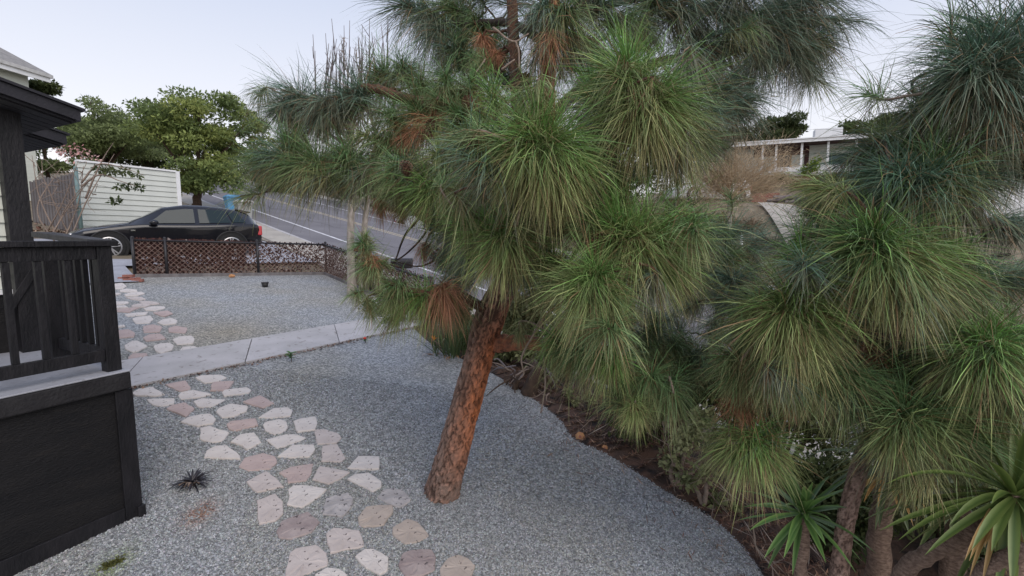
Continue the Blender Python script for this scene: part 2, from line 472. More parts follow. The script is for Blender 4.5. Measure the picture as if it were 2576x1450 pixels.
EDGE_PX = [(1040, 822), (1085, 862), (1170, 905), (1280, 960), (1400, 1045), (1445, 1102), (1530, 1142), (1680, 1235), (1790, 1300), (1870, 1372), (1925, 1450), (1990, 1560), (2060, 1750)]
EDGE = smooth_path([G(u, v) for u, v in EDGE_PX], 4)
FA, FB = G(340, 697), G(820, 690)          # front fence line
SIDE = np.array([-DT[0], -DT[1], 0.0])       # side fence runs down along the road
FE = FB + SIDE * 5.2; FE[2] = plane_z(FE[0], FE[1])
poly = [tuple(p[:2]) for p in EDGE] + [(2.6, 0.5), (-3.2, 0.2), (-9.5, 2.5), (-11.8, 7.5), tuple(FA[:2] + (FA - FB)[:2] * 0.25), tuple(FB[:2]), tuple(FE[:2])]
yard = emit("gravel_yard", [(x, y, plane_z(x, y)) for x, y in poly], [tuple(range(len(poly)))], M["gravel"], kind="structure")
if yard.data.polygons[0].normal.z < 0: yard.data.flip_normals()

# stone by stone gravel near the camera
def pebbles(name, F0, F1, n, r, seed):
    g = np.random.default_rng(seed)
    F = np.sqrt(g.uniform(F0 ** 2, F1 ** 2, n)); s = g.uniform(-1.12, 0.75, n)
    x, y = s * F, F
    ok = inpoly(x, y, poly)
    x, y = x[ok], y[ok]; n = len(x)
    big = r * g.uniform(0.6, 1.35, n)
    sc = np.stack([big * g.uniform(0.8, 1.3, n), big * g.uniform(0.7, 1.1, n), big * g.uniform(0.55, 0.85, n)], 1)
    base = np.array([(1, 0, -.2), (0, 1, -.2), (-1, 0, -.2), (0, -1, -.2), (0.15, 0.1, 0.9)], float)
    v = base[None] * sc[:, None, :] * g.uniform(0.75, 1.2, (n, 5, 1))
    a = g.uniform(0, 6.28, n); tl = g.normal(0, 0.35, (n, 2))
    ca, sa = np.cos(a)[:, None], np.sin(a)[:, None]
    vx = v[..., 0] * ca - v[..., 1] * sa; vy = v[..., 0] * sa + v[..., 1] * ca
    vz = v[..., 2] + vx * tl[:, :1] + vy * tl[:, 1:]
    P = np.stack([vx + x[:, None], vy + y[:, None], vz + (plane_z(x, y) + 0.45 * sc[:, 2])[:, None]], -1).reshape(-1, 3)
    f0 = np.array([(0, 1, 4), (1, 2, 4), (2, 3, 4), (3, 0, 4)])
    Fc = (f0[None] + (np.arange(n) * 5)[:, None, None]).reshape(-1, 3)
    t = g.beta(1.5, 2.2, n)[:, None]
    c = (0.115 + 0.46 * t) * (np.array([0.96, 1.0, 1.03]) + g.normal(0, 0.03, (n, 3)))
    warm = (np.sin(x * 1.7 + 1) * np.cos(y * 1.3 + x) > 0.35)[:, None] * g.uniform(0, 1, (n, 1))
    c = c * (1 - warm * np.array([0.0, 0.04, 0.13]))
    rust = np.exp(-(((x - RUST[0]) / 0.10) ** 2 + ((y - RUST[1]) / 0.16) ** 2))[:, None] * 1.5 * g.uniform(0.3, 1, (n, 1))
    c = c * (1 - np.clip(rust, 0, 1) * np.array([0.15, 0.52, 0.66]))
    moss = np.exp(-(((x - MOSS[0]) / 0.10) ** 2 + ((y - MOSS[1]) / 0.16) ** 2))[:, None] * 1.2 * g.uniform(0.3, 1, (n, 1))
    c = c * (1 - np.clip(moss, 0, 1) * np.array([0.35, 0.22, 0.7]))
    return emit(name, P, Fc, M["pebble"], colors=np.repeat(c, 5, axis=0), kind="stuff")
RUST, MOSS = G(505, 1292), G(280, 1425)
props(pebbles("gravel", 2.3, 4.3, 105000, 0.0080, 1), "loose blue grey gravel stones covering the near yard", "gravel")
props(pebbles("gravel", 4.3, 6.6, 80000, 0.0105, 2), "finer looking blue grey gravel further up the yard by the walkway", "gravel")

# garden bed of bare soil falling away from the gravel
bs = np.array([-0.15, 0.0, 0.12, 0.3, 0.55, 0.9, 1.4, 2.0, 2.8, 3.8, 5.0, 6.4, 8.0])
bd = np.array([0.82, 0.57, 0])
nb = len(EDGE)
V = EDGE[:, None, :] + bs[None, :, None] * bd
gz = ground(V[..., 0], V[..., 1]); pz = plane_z(V[..., 0], V[..., 1])
bl = sst(bs, 0.2, 3.0)[None]
V[..., 2] = pz * (1 - bl) + gz * bl + 0.012 - 0.34 * sst(bs, 0.3, 2.2)[None] + 0.05 * rng.normal(0, 1, V.shape[:2]) * sst(bs, 0.05, 0.6)[None]
V[..., 2] += 0.02 * (bs[None] == 0.12)
V[:, 0, 2] -= 0.06
ii = (np.arange(nb - 1)[:, None] * len(bs) + np.arange(len(bs) - 1)).ravel()
BEDV = V.copy()
bed = emit("garden_bed", V.reshape(-1, 3), np.stack([ii, ii + 1, ii + len(bs) + 1, ii + len(bs)], 1), M["soil"], smooth=True, kind="structure")
def bed_point(a, s):
    i = int(np.clip(a * (nb - 1), 0, nb - 1.001)); k = np.searchsorted(bs, s)
    k = min(max(k, 1), len(bs) - 1); f = (s - bs[k - 1]) / (bs[k] - bs[k - 1])
    return BEDV[i, k - 1] * (1 - f) + BEDV[i, k] * f
def bed_z(x, y):
    d = (BEDV[..., 0] - x) ** 2 + (BEDV[..., 1] - y) ** 2
    return BEDV.reshape(-1, 3)[np.argmin(d)][2]

# fallen needles, twigs and dead leaves on the bed
def litter(name, n, seed, pick, size, pal, long=3.0):
    g = np.random.default_rng(seed)
    P = np.array([pick(g) for _ in range(n)])
    a = g.uniform(0, 6.28, n); L = size * g.uniform(0.5, 1.4, n); w = L / long * g.uniform(0.6, 1.3, n)
    tl = g.normal(0, 0.35, n)
    d = np.stack([np.cos(a), np.sin(a), tl], 1) * L[:, None] / 2
    s = np.stack([-np.sin(a), np.cos(a), g.normal(0, 0.4, n)], 1) * w[:, None] / 2
    P[:, 2] += 0.008 + np.abs(d[:, 2])
    v = np.stack([P - d, P + s, P + d, P - s], 1).reshape(-1, 3)
    f = np.arange(4 * n).reshape(-1, 4)
    c = np.asarray(pal)[g.integers(0, len(pal), n)] * g.uniform(0.6, 1.3, (n, 1))
    return emit(name, v, f, M["litter"], colors=np.repeat(c, 4, axis=0), kind="stuff")
LIT = [(0.16, 0.075, 0.05), (0.11, 0.055, 0.04), (0.24, 0.14, 0.09), (0.06, 0.04, 0.035), (0.30, 0.21, 0.15)]
props(litter("leaf_litter", 9000, 3, lambda g: bed_point(g.uniform(0.05, 0.95), abs(g.normal(0, 0.55))), 0.07, LIT, 9.0),
      "rust brown fallen pine needles and dead leaves on the garden bed", "leaf litter")

props(litter("dry_sticks", 240, 4, lambda g: bed_point(g.uniform(0.05, 0.9), abs(g.normal(0.1, 0.5))), 0.28, [(0.24, 0.18, 0.14), (0.15, 0.10, 0.08), (0.32, 0.26, 0.21)], 26.0),
      "thin dry sticks lying among the fallen needles of the garden bed", "sticks")
# road, kerbs, pavements, painted lines
def strip(name, w0, w1, lift, m, t0=-42, t1=60, step=3, parent=None, thick=0.0, zf=roadz):
    tt = np.arange(t0, t1 + 0.01, step); vs = []
    for t in tt:
        for w in (w0, w1):
            x, y = xy(t, w); vs.append((x, y, float(zf(t)) + lift))
    n = len(tt); f = [(2 * i, 2 * i + 1, 2 * i + 3, 2 * i + 2)[::-1] for i in range(n - 1)]
    if thick:
        vs += [(x, y, z - thick) for x, y, z in vs]; k = 2 * n
        for i in range(n - 1):
            f += [(2 * i, 2 * i + 2, 2 * i + 2 + k, 2 * i + k), (2 * i + 1, 2 * i + 1 + k, 2 * i + 3 + k, 2 * i + 3)]
    return emit(name, vs, f, m, parent, kind=None if parent else "structure")
road = strip("road", 1.75, 12.75, 0.0, M["asphalt"])
strip("edge_line", 3.48, 3.62, 0.005, M["line_white"], parent=road)
strip("edge_line", 10.5, 10.64, 0.005, M["line_white"], parent=road)
strip("centre_line", 7.28, 7.40, 0.005, M["line_yellow"], parent=road)
strip("centre_line", 7.56, 7.68, 0.005, M["line_yellow"], parent=road)
cr = MB()
tq = -12.0
cp_ = [xy(t, 5.4 + 0.35 * math.sin(t * 0.9) + 0.2 * math.sin(t * 2.3)) for t in np.arange(-14, 34, 0.7)]
for (x0, y0), (x1, y1) in zip(cp_[:-1], cp_[1:]):
    z0, z1 = float(roadz(tw(x0, y0)[0])) + 0.005, float(roadz(tw(x1, y1)[0])) + 0.005
    d = nrm(np.array([y1 - y0, x0 - x1, 0])) * 0.025
    p, q = np.array([x0, y0, z0]), np.array([x1, y1, z1])
    cr.add([p - d, p + d, q + d, q - d], [(0, 1, 2, 3)])
cr.emit("crack_seal", M["seal"], road)
strip("sidewalk", 0.35, 1.55, 0.12, M["sidewalk"], thick=0.3)
strip("kerb", 1.56, 1.74, 0.125, M["concrete"], thick=0.3)
strip("kerb", 12.76, 12.94, 0.125, M["concrete"], thick=0.3)
strip("sidewalk", 12.95, 14.3, 0.12, M["sidewalk"], thick=0.3)

# driveway under the black car, across to the road
dv = []
for w in np.arange(-13, 0.31, 0.7):
    for t in (1.35, 6.1):
        x, y = xy(t, w); dv.append((x, y, float(ground(x, y)) + 0.035))
n = len(dv) // 2
emit("driveway", dv, [(2 * i, 2 * i + 1, 2 * i + 3, 2 * i + 2)[::-1] for i in range(n - 1)], M["slab"], kind="structure")
ds_ = []
for w in np.arange(-13, -4.6, 0.7):
    for t in (-0.6, 1.34):
        x, y = xy(t, w); ds_.append((x, y, float(ground(x, y)) + 0.033))
n = len(ds_) // 2
emit("path", ds_, [(2 * i, 2 * i + 1, 2 * i + 3, 2 * i + 2)[::-1] for i in range(n - 1)], M["slab"], kind="structure")
ap = []
for w, l in ((0.31, 0.03), (0.8, 0.135), (1.56, 0.135), (1.9, 0.03)):
    for t in (0.9, 6.5):
        x, y = xy(t, w); ap.append((x, y, float(roadz(t)) * 1.0 + l + 0.006))
emit("driveway_apron", ap, [(2 * i, 2 * i + 1, 2 * i + 3, 2 * i + 2)[::-1] for i in range(3)], M["sidewalk"], kind="structure")

# concrete walkway made of cast slabs
walk = thing("walkway", None, None, G(663, 903), kind="structure")
N0, N1, W0, W1 = G(335, 977), G(1060, 821), G(330, 909), G(1000, 793)
dn, dw_ = N1 - N0, W1 - W0
cuts = [-0.35, -0.04, 0.275, 0.60, 0.93, 1.27]
for a, b in zip(cuts[:-1], cuts[1:]):
    g = 0.0015
    q = [N0 + dn * (a + g), N0 + dn * (b - g), W0 + dw_ * (b * 1.0 + 0.07 - g), W0 + dw_ * (a * 1.0 + 0.07 + g)]
    MB().prism([p + np.array([0, 0, -0.06]) for p in q], (0, 0, 0.095)).emit("slab", M["concrete"], walk, bevel=0.0025)

# stepping stones: outlines read off the photograph and laid on the yard
def cropA(x, y): return x / 2.135 * 0.83854, (1050 + y / 2.135) * 0.83854
def cropB(x, y): return (700 + x / 2.135) * 0.83854, (1050 + y / 2.135) * 0.83854
def cropC(x, y): return x / 2.9 * 0.83854, (600 + y / 2.9) * 0.83854
NEAR = [
 ("A","w",[(1250,185),(1290,172),(1410,165),(1455,182),(1400,208),(1310,222)]),
 ("A","p",[(1058,228),(1190,202),(1225,258),(1150,272)]),
 ("A","p",[(1345,268),(1368,212),(1500,205),(1475,245),(1440,268)]),
 ("A","w",[(845,285),(890,256),(980,243),(1058,292),(1000,305),(870,300)]),
 ("A","w",[(1140,300),(1160,278),(1240,265),(1355,292),(1300,308),(1160,325)]),
 ("A","w",[(1420,280),(1440,262),(1580,245),(1610,262),(1595,282),(1435,305)]),
 ("A","w",[(938,322),(1000,318),(1120,315),(1115,352),(1030,370),(975,358)]),
 ("A","p",[(1065,385),(1100,362),(1180,343),(1248,385),(1190,440)]),
 ("A","w",[(1238,338),(1290,318),(1445,322),(1360,372),(1275,375)]),
 ("B","p",[(60,340),(170,297),(262,348),(185,380)]),
 ("A","w",[(1382,400),(1400,380),(1475,352),(1588,368),(1580,400),(1495,436),(1420,442)]),
 ("A","w",[(1155,468),(1200,440),(1290,420),(1350,417),(1385,450),(1365,480),(1265,498),(1230,490)]),
 ("A","p",[(1450,485),(1480,465),(1640,448),(1655,490),(1500,527),(1465,515)]),
 ("A","w",[(1280,505),(1345,492),(1470,535),(1425,590),(1360,602),(1280,580)]),
 ("A","w",[(1475,598),(1540,548),(1630,535),(1675,600),(1580,650),(1550,625)]),
 ("A","w",[(1305,700),(1320,655),(1380,622),(1455,620),(1540,690),(1540,708)]),
 ("B","w",[(160,440),(260,380),(350,375),(378,395),(370,430),(240,445)]),
 ("B","w",[(188,485),(215,465),(300,450),(340,465),(350,500),(335,525),(265,550),(205,525)]),
 ("B","w",[(382,465),(420,448),(525,432),(540,475),(525,520),(410,535)]),
 ("B","w",[(210,585),(330,550),(400,548),(468,570),(380,605),(280,640)]),
 ("B","l",[(520,515),(575,512),(670,540),(695,570),(660,605),(540,612)]),
 ("B","w",[(282,690),(375,618),(515,615),(525,645),(490,692),(370,697)]),
 ("B","l",[(570,625),(665,612),(720,700),(690,725),(562,720)]),
 ("B","w",[(728,765),(800,685),(935,690),(935,770),(860,775)]),
 ("B","p",[(35,755),(70,700),(190,668),(270,690),(282,725),(240,770),(100,782)]),
 ("B","p",[(290,795),(370,755),(515,732),(500,800),(470,845),(350,860),(340,825)]),
 ("B","l",[(505,840),(550,755),(640,768),(748,790),(690,830),(610,868)]),
 ("B","w",[(730,835),(770,808),(870,797),(950,850),(950,885),(895,917),(820,880)]),
 ("B","l",[(82,855),(215,783),(325,885),(150,922)]),
 ("B","w",[(350,905),(385,878),(460,877),(598,900),(550,950),(440,1020),(342,1000),(360,945)]),
 ("B","g",[(570,1060),(590,960),(640,940),(740,922),(768,960),(755,1020),(700,1078)]),
 ("B","g",[(920,950),(960,905),(1030,888),(1100,915),(1140,970),(1070,1018),(1000,995)]),
 ("B","l",[(148,975),(270,930),(320,985),(320,1060),(270,1105),(165,1125)]),
 ("B","t",[(795,1085),(850,1015),(1020,1005),(1025,1040),(965,1130),(830,1142),(805,1130)]),
 ("B","m",[(275,1165),(310,1100),(480,1040),(555,1110),(500,1180),(360,1222),(290,1210)]),
 ("B","t",[(1018,1150),(1115,1092),(1180,1110),(1255,1195),(1200,1230),(1100,1252),(1020,1190)]),
 ("B","l",[(592,1190),(640,1150),(810,1165),(838,1265),(620,1312)]),
 ("B","l",[(330,1455),(360,1310),(400,1280),(530,1255),(600,1310),(605,1390),(450,1452),(430,1475),(335,1465)]),
 ("B","w",[(778,1335),(840,1288),(900,1288),(995,1340),(990,1420),(940,1452),(850,1410)]),
 ("B","m",[(1055,1390),(1085,1310),(1150,1290),(1270,1285),(1300,1340),(1290,1420),(1210,1455),(1100,1465)]),
 ("B","t",[(1320,1410),(1370,1345),(1440,1322),(1500,1345),(1550,1390),(1530,1450),(1500,1490),(1330,1480)]),
 ("B","w",[(520,1450),(600,1405),(680,1415),(730,1450),(700,1500),(540,1500)]),
]
FAR = [
 ("w",[(1000,735),(1065,728),(1105,755),(1070,778),(1005,780)]),("w",[(1040,790),(1100,778),(1190,785),(1195,800),(1110,808),(1045,803)]),
 ("w",[(1080,830),(1140,810),(1230,805),(1262,820),(1200,840),(1095,845)]),("l",[(1095,855),(1180,848),(1240,852),(1270,870),(1220,880),(1150,872)]),
 ("w",[(990,820),(1040,812),(1055,822),(1000,838)]),("w",[(1000,890),(1110,888),(1125,900),(1080,915),(1005,918)]),
 ("l",[(1210,890),(1260,882),(1340,890),(1395,908),(1330,918),(1250,910)]),("l",[(1140,930),(1170,915),(1260,905),(1310,920),(1270,938),(1160,942)]),
 ("w",[(1005,930),(1085,925),(1115,940),(1010,950)]),("p",[(1015,960),(1100,945),(1215,942),(1160,965),(1130,985),(1020,978)]),
 ("w",[(1250,950),(1320,932),(1430,930),(1440,945),(1360,970),(1270,968)]),("p",[(1330,985),(1400,975),(1460,968),(1505,995),(1430,1022),(1380,1010)]),
 ("w",[(1085,1000),(1120,995),(1290,980),(1270,1005),(1110,1022)]),("w",[(1154,1040),(1180,1030),(1310,1015),(1335,1045),(1300,1078),(1180,1082)]),
 ("w",[(1370,1075),(1420,1045),(1490,1032),(1545,1055),(1530,1085),(1420,1095)]),("w",[(1000,1105),(1080,1092),(1090,1108),(1010,1122)]),
 ("p",[(1010,1140),(1120,1132),(1175,1165),(1165,1200),(1020,1210)]),("p",[(1245,1105),(1330,1090),(1410,1110),(1390,1155),(1250,1160)]),
 ("p",[(1465,1120),(1530,1102),(1630,1120),(1610,1165),(1470,1155)]),("p",[(1245,1205),(1300,1175),(1395,1168),(1450,1215),(1350,1228),(1270,1235)]),
 ("w",[(1500,1220),(1560,1195),(1670,1188),(1695,1215),(1680,1255),(1540,1265)]),("w",[(1082,1270),(1155,1228),(1200,1230),(1285,1278),(1200,1325),(1160,1335),(1100,1310)]),
 ("w",[(1338,1275),(1390,1255),(1470,1248),(1512,1270),(1500,1310),(1400,1342),(1355,1320)]),("w",[(1565,1325),(1590,1285),(1690,1278),(1730,1300),(1690,1340),(1570,1362)]),
 ("p",[(1115,1375),(1150,1345),(1280,1342),(1260,1405),(1140,1420)]),("w",[(1335,1395),(1380,1350),(1490,1330),(1545,1360),(1480,1380),(1340,1405)]),
]
def stone(poly_px, m, parent, seed):
    g = np.random.default_rng(seed)
    P = [G(u, v) for u, v in poly_px]
    n = len(P); c = sum(P) / n
    if sum((P[i][0] * P[(i + 1) % n][1] - P[(i + 1) % n][0] * P[i][1]) for i in range(n)) < 0: P = P[::-1]
    out = []
    for i in range(n):                       # broken, slightly wavy edge between the corners
        a, b = P[i], P[(i + 1) % n]
        d = b - a; nr = np.array([d[1], -d[0], 0]); nr /= (np.linalg.norm(nr) + 1e-9); L = np.linalg.norm(d)
        out.append(a + (c - a) * 0.012)
        for t in (0.25, 0.5, 0.75):
            out.append(a + d * t + nr * L * (0.006 * math.sin(math.pi * t) + g.normal(0, 0.016)))
    out = np.array(out); k = len(out)
    hgt = 0.013 + g.uniform(0, 0.006); tilt = g.normal(0, 0.012, 2)
    def ring(f, z): 
        r = c + (out - c) * f; r[:, 2] += z + (r[:, 0] - c[0]) * tilt[0] + (r[:, 1] - c[1]) * tilt[1]; return r
    rings = [ring(1.0, -0.02), ring(1.0, hgt - 0.007), ring(0.965, hgt), ring(0.6, hgt + 0.002)]
    rings[3][:, 2] += g.normal(0, 0.0022, k)
    v = np.concatenate(rings + [[c + np.array([0, 0, hgt + 0.002])]])
    f = [(r * k + j, r * k + (j + 1) % k, (r + 1) * k + (j + 1) % k, (r + 1) * k + j) for r in range(3) for j in range(k)]
    f += [(3 * k + j, 3 * k + (j + 1) % k, 4 * k) for j in range(k)]
    return emit("stone", v, f, m, parent)
def cent(t, pts):
    q = np.array([t(*p) for p in pts]); return G(*q.mean(0))
path1 = thing("stone_path", None, None, cent(cropB, NEAR[28][2]), kind="structure")
for i, (k, m, pts) in enumerate(NEAR):
    stone([(cropA if k == "A" else cropB)(*p) for p in pts], STONE[m], path1, 100 + i)
path2 = thing("stone_path", None, None, cent(cropC, FAR[20][1]), kind="structure")
for i, (m, pts) in enumerate(FAR):
    stone([cropC(*p) for p in pts], STONE[m], path2, 300 + i)

# ------------------------------------------------------------ porch, railing, house on the left
ZS = 1.19
Q0 = PZ(330, 930, ZS); Q1 = PZ(0, 1000, ZS)
dP = nrm((Q1 - Q0) * np.array([1, 1, 0]))            # along the porch front, towards the camera
dL = np.array([dP[1], -dP[0], 0])                    # into the porch (left)
if dL[0] > 0: dL = -dL
UPV = np.array([0, 0, 1.0])
porch = thing("porch", "black panelled porch base with a pale concrete top under the black railing", "porch", Q0 - UPV * ZS)
MB().box(Q0 + dP * 2.6 - dP * 2.6 - UPV * 0.014, dP * 2.6, dL * 1.72, UPV * 0.014).emit("slab", M["slab"], porch, bevel=0.008)
MB().box(Q0 - UPV * 0.145 + dL * 0.002 + dP * 0.002, dP * 2.6, dL * 1.6, UPV * 0.130).emit("slab_edge", M["slab_edge"], porch, bevel=0.012)
zb = -0.35
MB().box(Q0 + dL * 0.05 + dP * 0.03 + UPV * (zb - ZS), dP * 1.15, dL * 0.06, UPV * (ZS - 0.15 - zb)).emit("front_panel", M["black_ply"], porch)
MB().box(Q0 + dL * 0.05 + dP * 0.0 + UPV * (zb - ZS), dP * 0.028, dL * 1.5, UPV * (ZS - 0.15 - zb)).emit("end_panel", M["black_ply"], porch)
MB().box(Q0 + dL * 0.028 - dP * 0.012 + UPV * (zb - ZS), dP * 0.115, dL * 0.021, UPV * (ZS - 0.152 - zb)).emit("corner_trim", M["black_wood"], porch, bevel=0.004)
MB().box(Q0 + dL * 0.03 + dP * 0.105 + UPV * (zb - ZS), dP * 1.05, dL * 0.019, UPV * (0.145 - zb - 0.03)).emit("base_trim", M["black_wood"], porch, bevel=0.004)
MB().box(Q0 + dL * 0.0 - dP * 0.02 + UPV * (-0.02 - ZS), dP * 0.05, dL * 0.06, UPV * 0.11).emit("corner_block", M["black_wood"], porch, bevel=0.004)
MB().box(Q0 + dL * 0.02 + dP * 0.97 + UPV * (zb - ZS - 0.2), dP * 1.5, dL * 0.5, UPV * (ZS - 0.18 - zb + 0.2)).emit("pier", M["pier"], porch)

rail = thing("porch_railing", "black wooden porch railing with square balusters standing on the concrete top", "railing", Q0)
RT = 2.172 - ZS
px_in = Q0 + dL * 0.06
MB().box(px_in + dP * 0.03, dP * 0.092, dL * 0.092, UPV * (RT - 0.04)).emit("post", M["black_wood"], rail, bevel=0.004)
MB().box(px_in + dL * 0.003 + dP * 1.75, dP * 0.09, dL * 0.09, UPV * (RT - 0.04)).emit("post", M["black_wood"], rail, bevel=0.004)
MB().box(px_in - dL * 0.022 - dP * 0.005 + UPV * (RT - 0.04), dP * 2.4, dL * 0.14, UPV * 0.04).emit("top_cap", M["black_wood"], rail, bevel=0.004)
MB().box(px_in + dL * 0.012 + dP * 0.122 + UPV * (RT - 0.135), dP * 1.628, dL * 0.038, UPV * 0.094).emit("top_rail", M["black_wood"], rail, bevel=0.003)
MB().box(px_in + dL * 0.012 + dP * 0.122 + UPV * 0.085, dP * 1.628, dL * 0.04, UPV * 0.088).emit("bottom_rail", M["black_wood"], rail, bevel=0.003)
for k in range(10):
    MB().box(px_in + dL * 0.018 + dP * (0.27 + 0.155 * k) + UPV * 0.174, dP * 0.036, dL * 0.036, UPV * (RT - 0.31)).emit("baluster", M["black_wood"], rail, bevel=0.002)
# end of the porch: rail turning back to the stairs
e0 = px_in + dL * 0.13
_s = px_in + dP * 0.07 + UPV * (RT - 0.012)
MB().bar(_s + dL * 0.05, _s + dL * 1.0 + UPV * 0.062, 0.14, 0.042).emit("top_cap", M["lit_black"], rail, bevel=0.004)
MB().box(px_in + dP * 0.04 + dL * 0.86, dP * 0.09, dL * 0.09, UPV * (RT - 0.042)).emit("post", M["black_wood"], rail, bevel=0.004)
MB().box(px_in + dP * 0.05 + dL * 0.094 + UPV * (RT - 0.135), dP * 0.038, dL * 0.765, UPV * 0.09).emit("top_rail", M["black_wood"], rail, bevel=0.003)
MB().box(px_in + dP * 0.05 + dL * 0.094 + UPV * 0.085, dP * 0.038, dL * 0.765, UPV * 0.088).emit("bottom_rail", M["black_wood"], rail, bevel=0.003)
for k in range(5):
    MB().box(px_in + dP * 0.052 + dL * (0.20 + 0.125 * k) + UPV * 0.174, dP * 0.034, dL * 0.034, UPV * (RT - 0.31)).emit("baluster", M["black_wood"], rail, bevel=0.002)

# house: black skirt, siding boards, column, eaves
H0, H1 = PZ(185, 864, ZS), PZ(0, 890, ZS)
dH = nrm((H1 - H0) * np.array([1, 1, 0])); dHL = np.array([dH[1], -dH[0], 0]); dHL = -dHL if dHL[0] > 0 else dHL
house = thing("house", "house corner with pale lap siding, black column and black eaves above the porch", "house", H0 - UPV * ZS)
MB().box(H0 - UPV * 1.3, dH * 1.9, dHL * 0.08, UPV * 1.93).emit("skirt_wall", M["black_ply"], house)
cb = PPL(70, 640, H0, dH)
cj = H0 + dH * np.dot(cb - H0, dH)
col_c = cj - dHL * 0.14
MB().box(col_c - dH * 0.02 - UPV * 0, dH * 0.145, dHL * 0.14, UPV * 2.13).emit("column", M["black_wood"], house, bevel=0.004)
wall = MB().box(cj + dH * 0.12 + UPV * 0.56 + dHL * 0.02, dH * 1.6, dHL * 0.10, UPV * 2.1).emit("wall", M["siding"], house)
for k in range(17):
    z0 = 0.56 + 0.115 * k
    p = cj + dH * 0.12 + UPV * z0
    b = MB()
    a0, a1 = p - dHL * 0.012, p + dHL * 0.008 + UPV * 0.122
    b.add([a0, a0 + dH * 1.6, a1 + dH * 1.6, a1, p + dHL * 0.0195, p + dHL * 0.0195 + dH * 1.6, a1 + dHL * 0.0115 + dH * 1.6, a1 + dHL * 0.0115],
          [(0, 1, 2, 3), (4, 7, 6, 5), (0, 4, 5, 1), (3, 2, 6, 7), (0, 3, 7, 4), (1, 5, 6, 2)])
    b.emit("siding_board", M["siding"], wall)
MB().box(cj + dH * 0.1 - dHL * 0.03 + UPV * 0.515, dH * 1.7, dHL * 0.08, UPV * 0.042).emit("ledge", M["white"], house)

def eave(E, rake, lng, depth, th, parent):
    """low corner E of a gable roof: rake climbs towards the camera, eave runs off to the left"""
    r = nrm(rake) * lng; l = nrm(np.array([rake[1], -rake[0], 0])); l = -l if l[0] > 0 else l
    l = l * depth
    up = UPV * th
    MB().box(E, r, l, up).emit("fascia", M["black_roof"], parent)
    so = MB().box(E - UPV * 0.022 + nrm(r) * 0.03 + nrm(l) * 0.03, r * 0.98, l * 0.98, UPV * 0.02).emit("soffit", M["soffit"], parent)
    MB().box(E + up + UPV * 0.003 - nrm(r) * 0.03 - nrm(l) * 0.02, r, l, UPV * 0.022).emit("drip_edge", M["black_roof"], parent)
    for k in range(int(depth / 0.14)):
        MB().box(E - UPV * 0.034 + nrm(r) * 0.05 + nrm(l) * (0.06 + 0.14 * k), r * 0.9, nrm(l) * 0.128, UPV * 0.012).emit("soffit_board", M["soffit"], so)
E1 = PF(205, 306, 4.3)
eave(E1, np.array([dP[0], dP[1], 0.23]), 4.2, 4.0, 0.092, house)
E2 = PF(169, 364, 5.6)
eave(E2, np.array([dP[0], dP[1], 0.23]), 1.2, 3.5, 0.11, house)

# stair railing behind the porch, against the house
sr = thing("stair_railing", "black sloping stair handrail with balusters in front of the pale siding", "railing", H0)
S0 = H0 - dHL * 0.06
zt = PPL(200, 645, S0, dH)[2]
fR, fL = S0 - dH * 0.10, S0 + dH * np.dot(PPL(95, 650, S0, dH) - S0, dH)
fR[2] = fL[2] = zt
MB().bar(fR, fL, 0.04, 0.08).emit("hand_rail", M["black_wood"], sr, bevel=0.003)
hl = PPL(44, 745, S0 - dHL * 0.08, dH); hr = PPL(108, 645, S0 - dHL * 0.08, dH)
MB().bar(hl - (hr - hl) * 0.35, hr, 0.04, 0.055).emit("hand_rail", M["black_wood"], sr, bevel=0.003)
for k in range(9):
    p = fR * (1 - k / 8.5) + fL * (k / 8.5)
    MB().box(p - UPV * 0.95 - dHL * 0.02, dH * 0.034, dHL * 0.034, UPV * 0.91).emit("baluster", M["black_wood"], sr, bevel=0.002)
pe = fR + dH * 0.02
MB().box(np.array([pe[0], pe[1], ZS - 0.6]) - dHL * 0.045 - dH * 0.02, dH * 0.07, dHL * 0.07, UPV * (zt + 0.03 - ZS + 0.6)).emit("post", M["black_wood"], sr, bevel=0.004)

# neighbour's house behind, up the slope
nh = thing("house", "distant white two storey house with a grey shingle roof above the black eaves", "house", np.array([-26, 24, 3.0]))
a0 = PF(-90, 186, 21.5); a1 = PF(128, 209, 25.0)
hd = nrm((a1 - a0) * np.array([1, 1, 0])); hp = np.array([-hd[1], hd[0], 0])
zt = a1[2]
L_ = np.linalg.norm((a1 - a0)[:2]) + 3
b0 = np.array([a1[0], a1[1], zt])
MB().box(b0 - hd * L_ + UPV * 0.0, hd * L_, hp * 0.05, UPV * 0.22).emit("fascia", M["white"], nh)
MB().box(b0 - hd * L_ + UPV * 0.22 - hp * 0.08, hd * (L_ + 0.08), hp * 0.1, UPV * 0.16).emit("gutter", M["lid_pale"], nh)
MB().box(b0 - hd * (L_ - 0.3) + hp * 0.55 - UPV * 6, hd * (L_ - 0.9), hp * 6, UPV * 6.2).emit("wall", M["siding"], nh)
MB().box(b0 - hd * 1.7 + hp * 0.50 - UPV * 2.2, hd * 0.9, hp * 0.04, UPV * 1.3).emit("window", M["glass"], nh)
rb = [b0 - hd * L_ - hp * 0.05 + UPV * 0.383, b0 + hd * 0.08 - hp * 0.05 + UPV * 0.383, b0 + hd * 0.08 + hp * 7.0 + UPV * 0.383, b0 - hd * L_ + hp * 7.0 + UPV * 0.383]
rr = [b0 - hd * L_ + hp * 3.5 + UPV * 2.75, b0 - hd * 2.1 + hp * 3.5 + UPV * 2.75]
emit("roof", rb + rr, [(0, 1, 5, 4), (1, 2, 5), (2, 3, 4, 5), (3, 0, 4), (0, 3, 2, 1)], M["shingle"], nh)
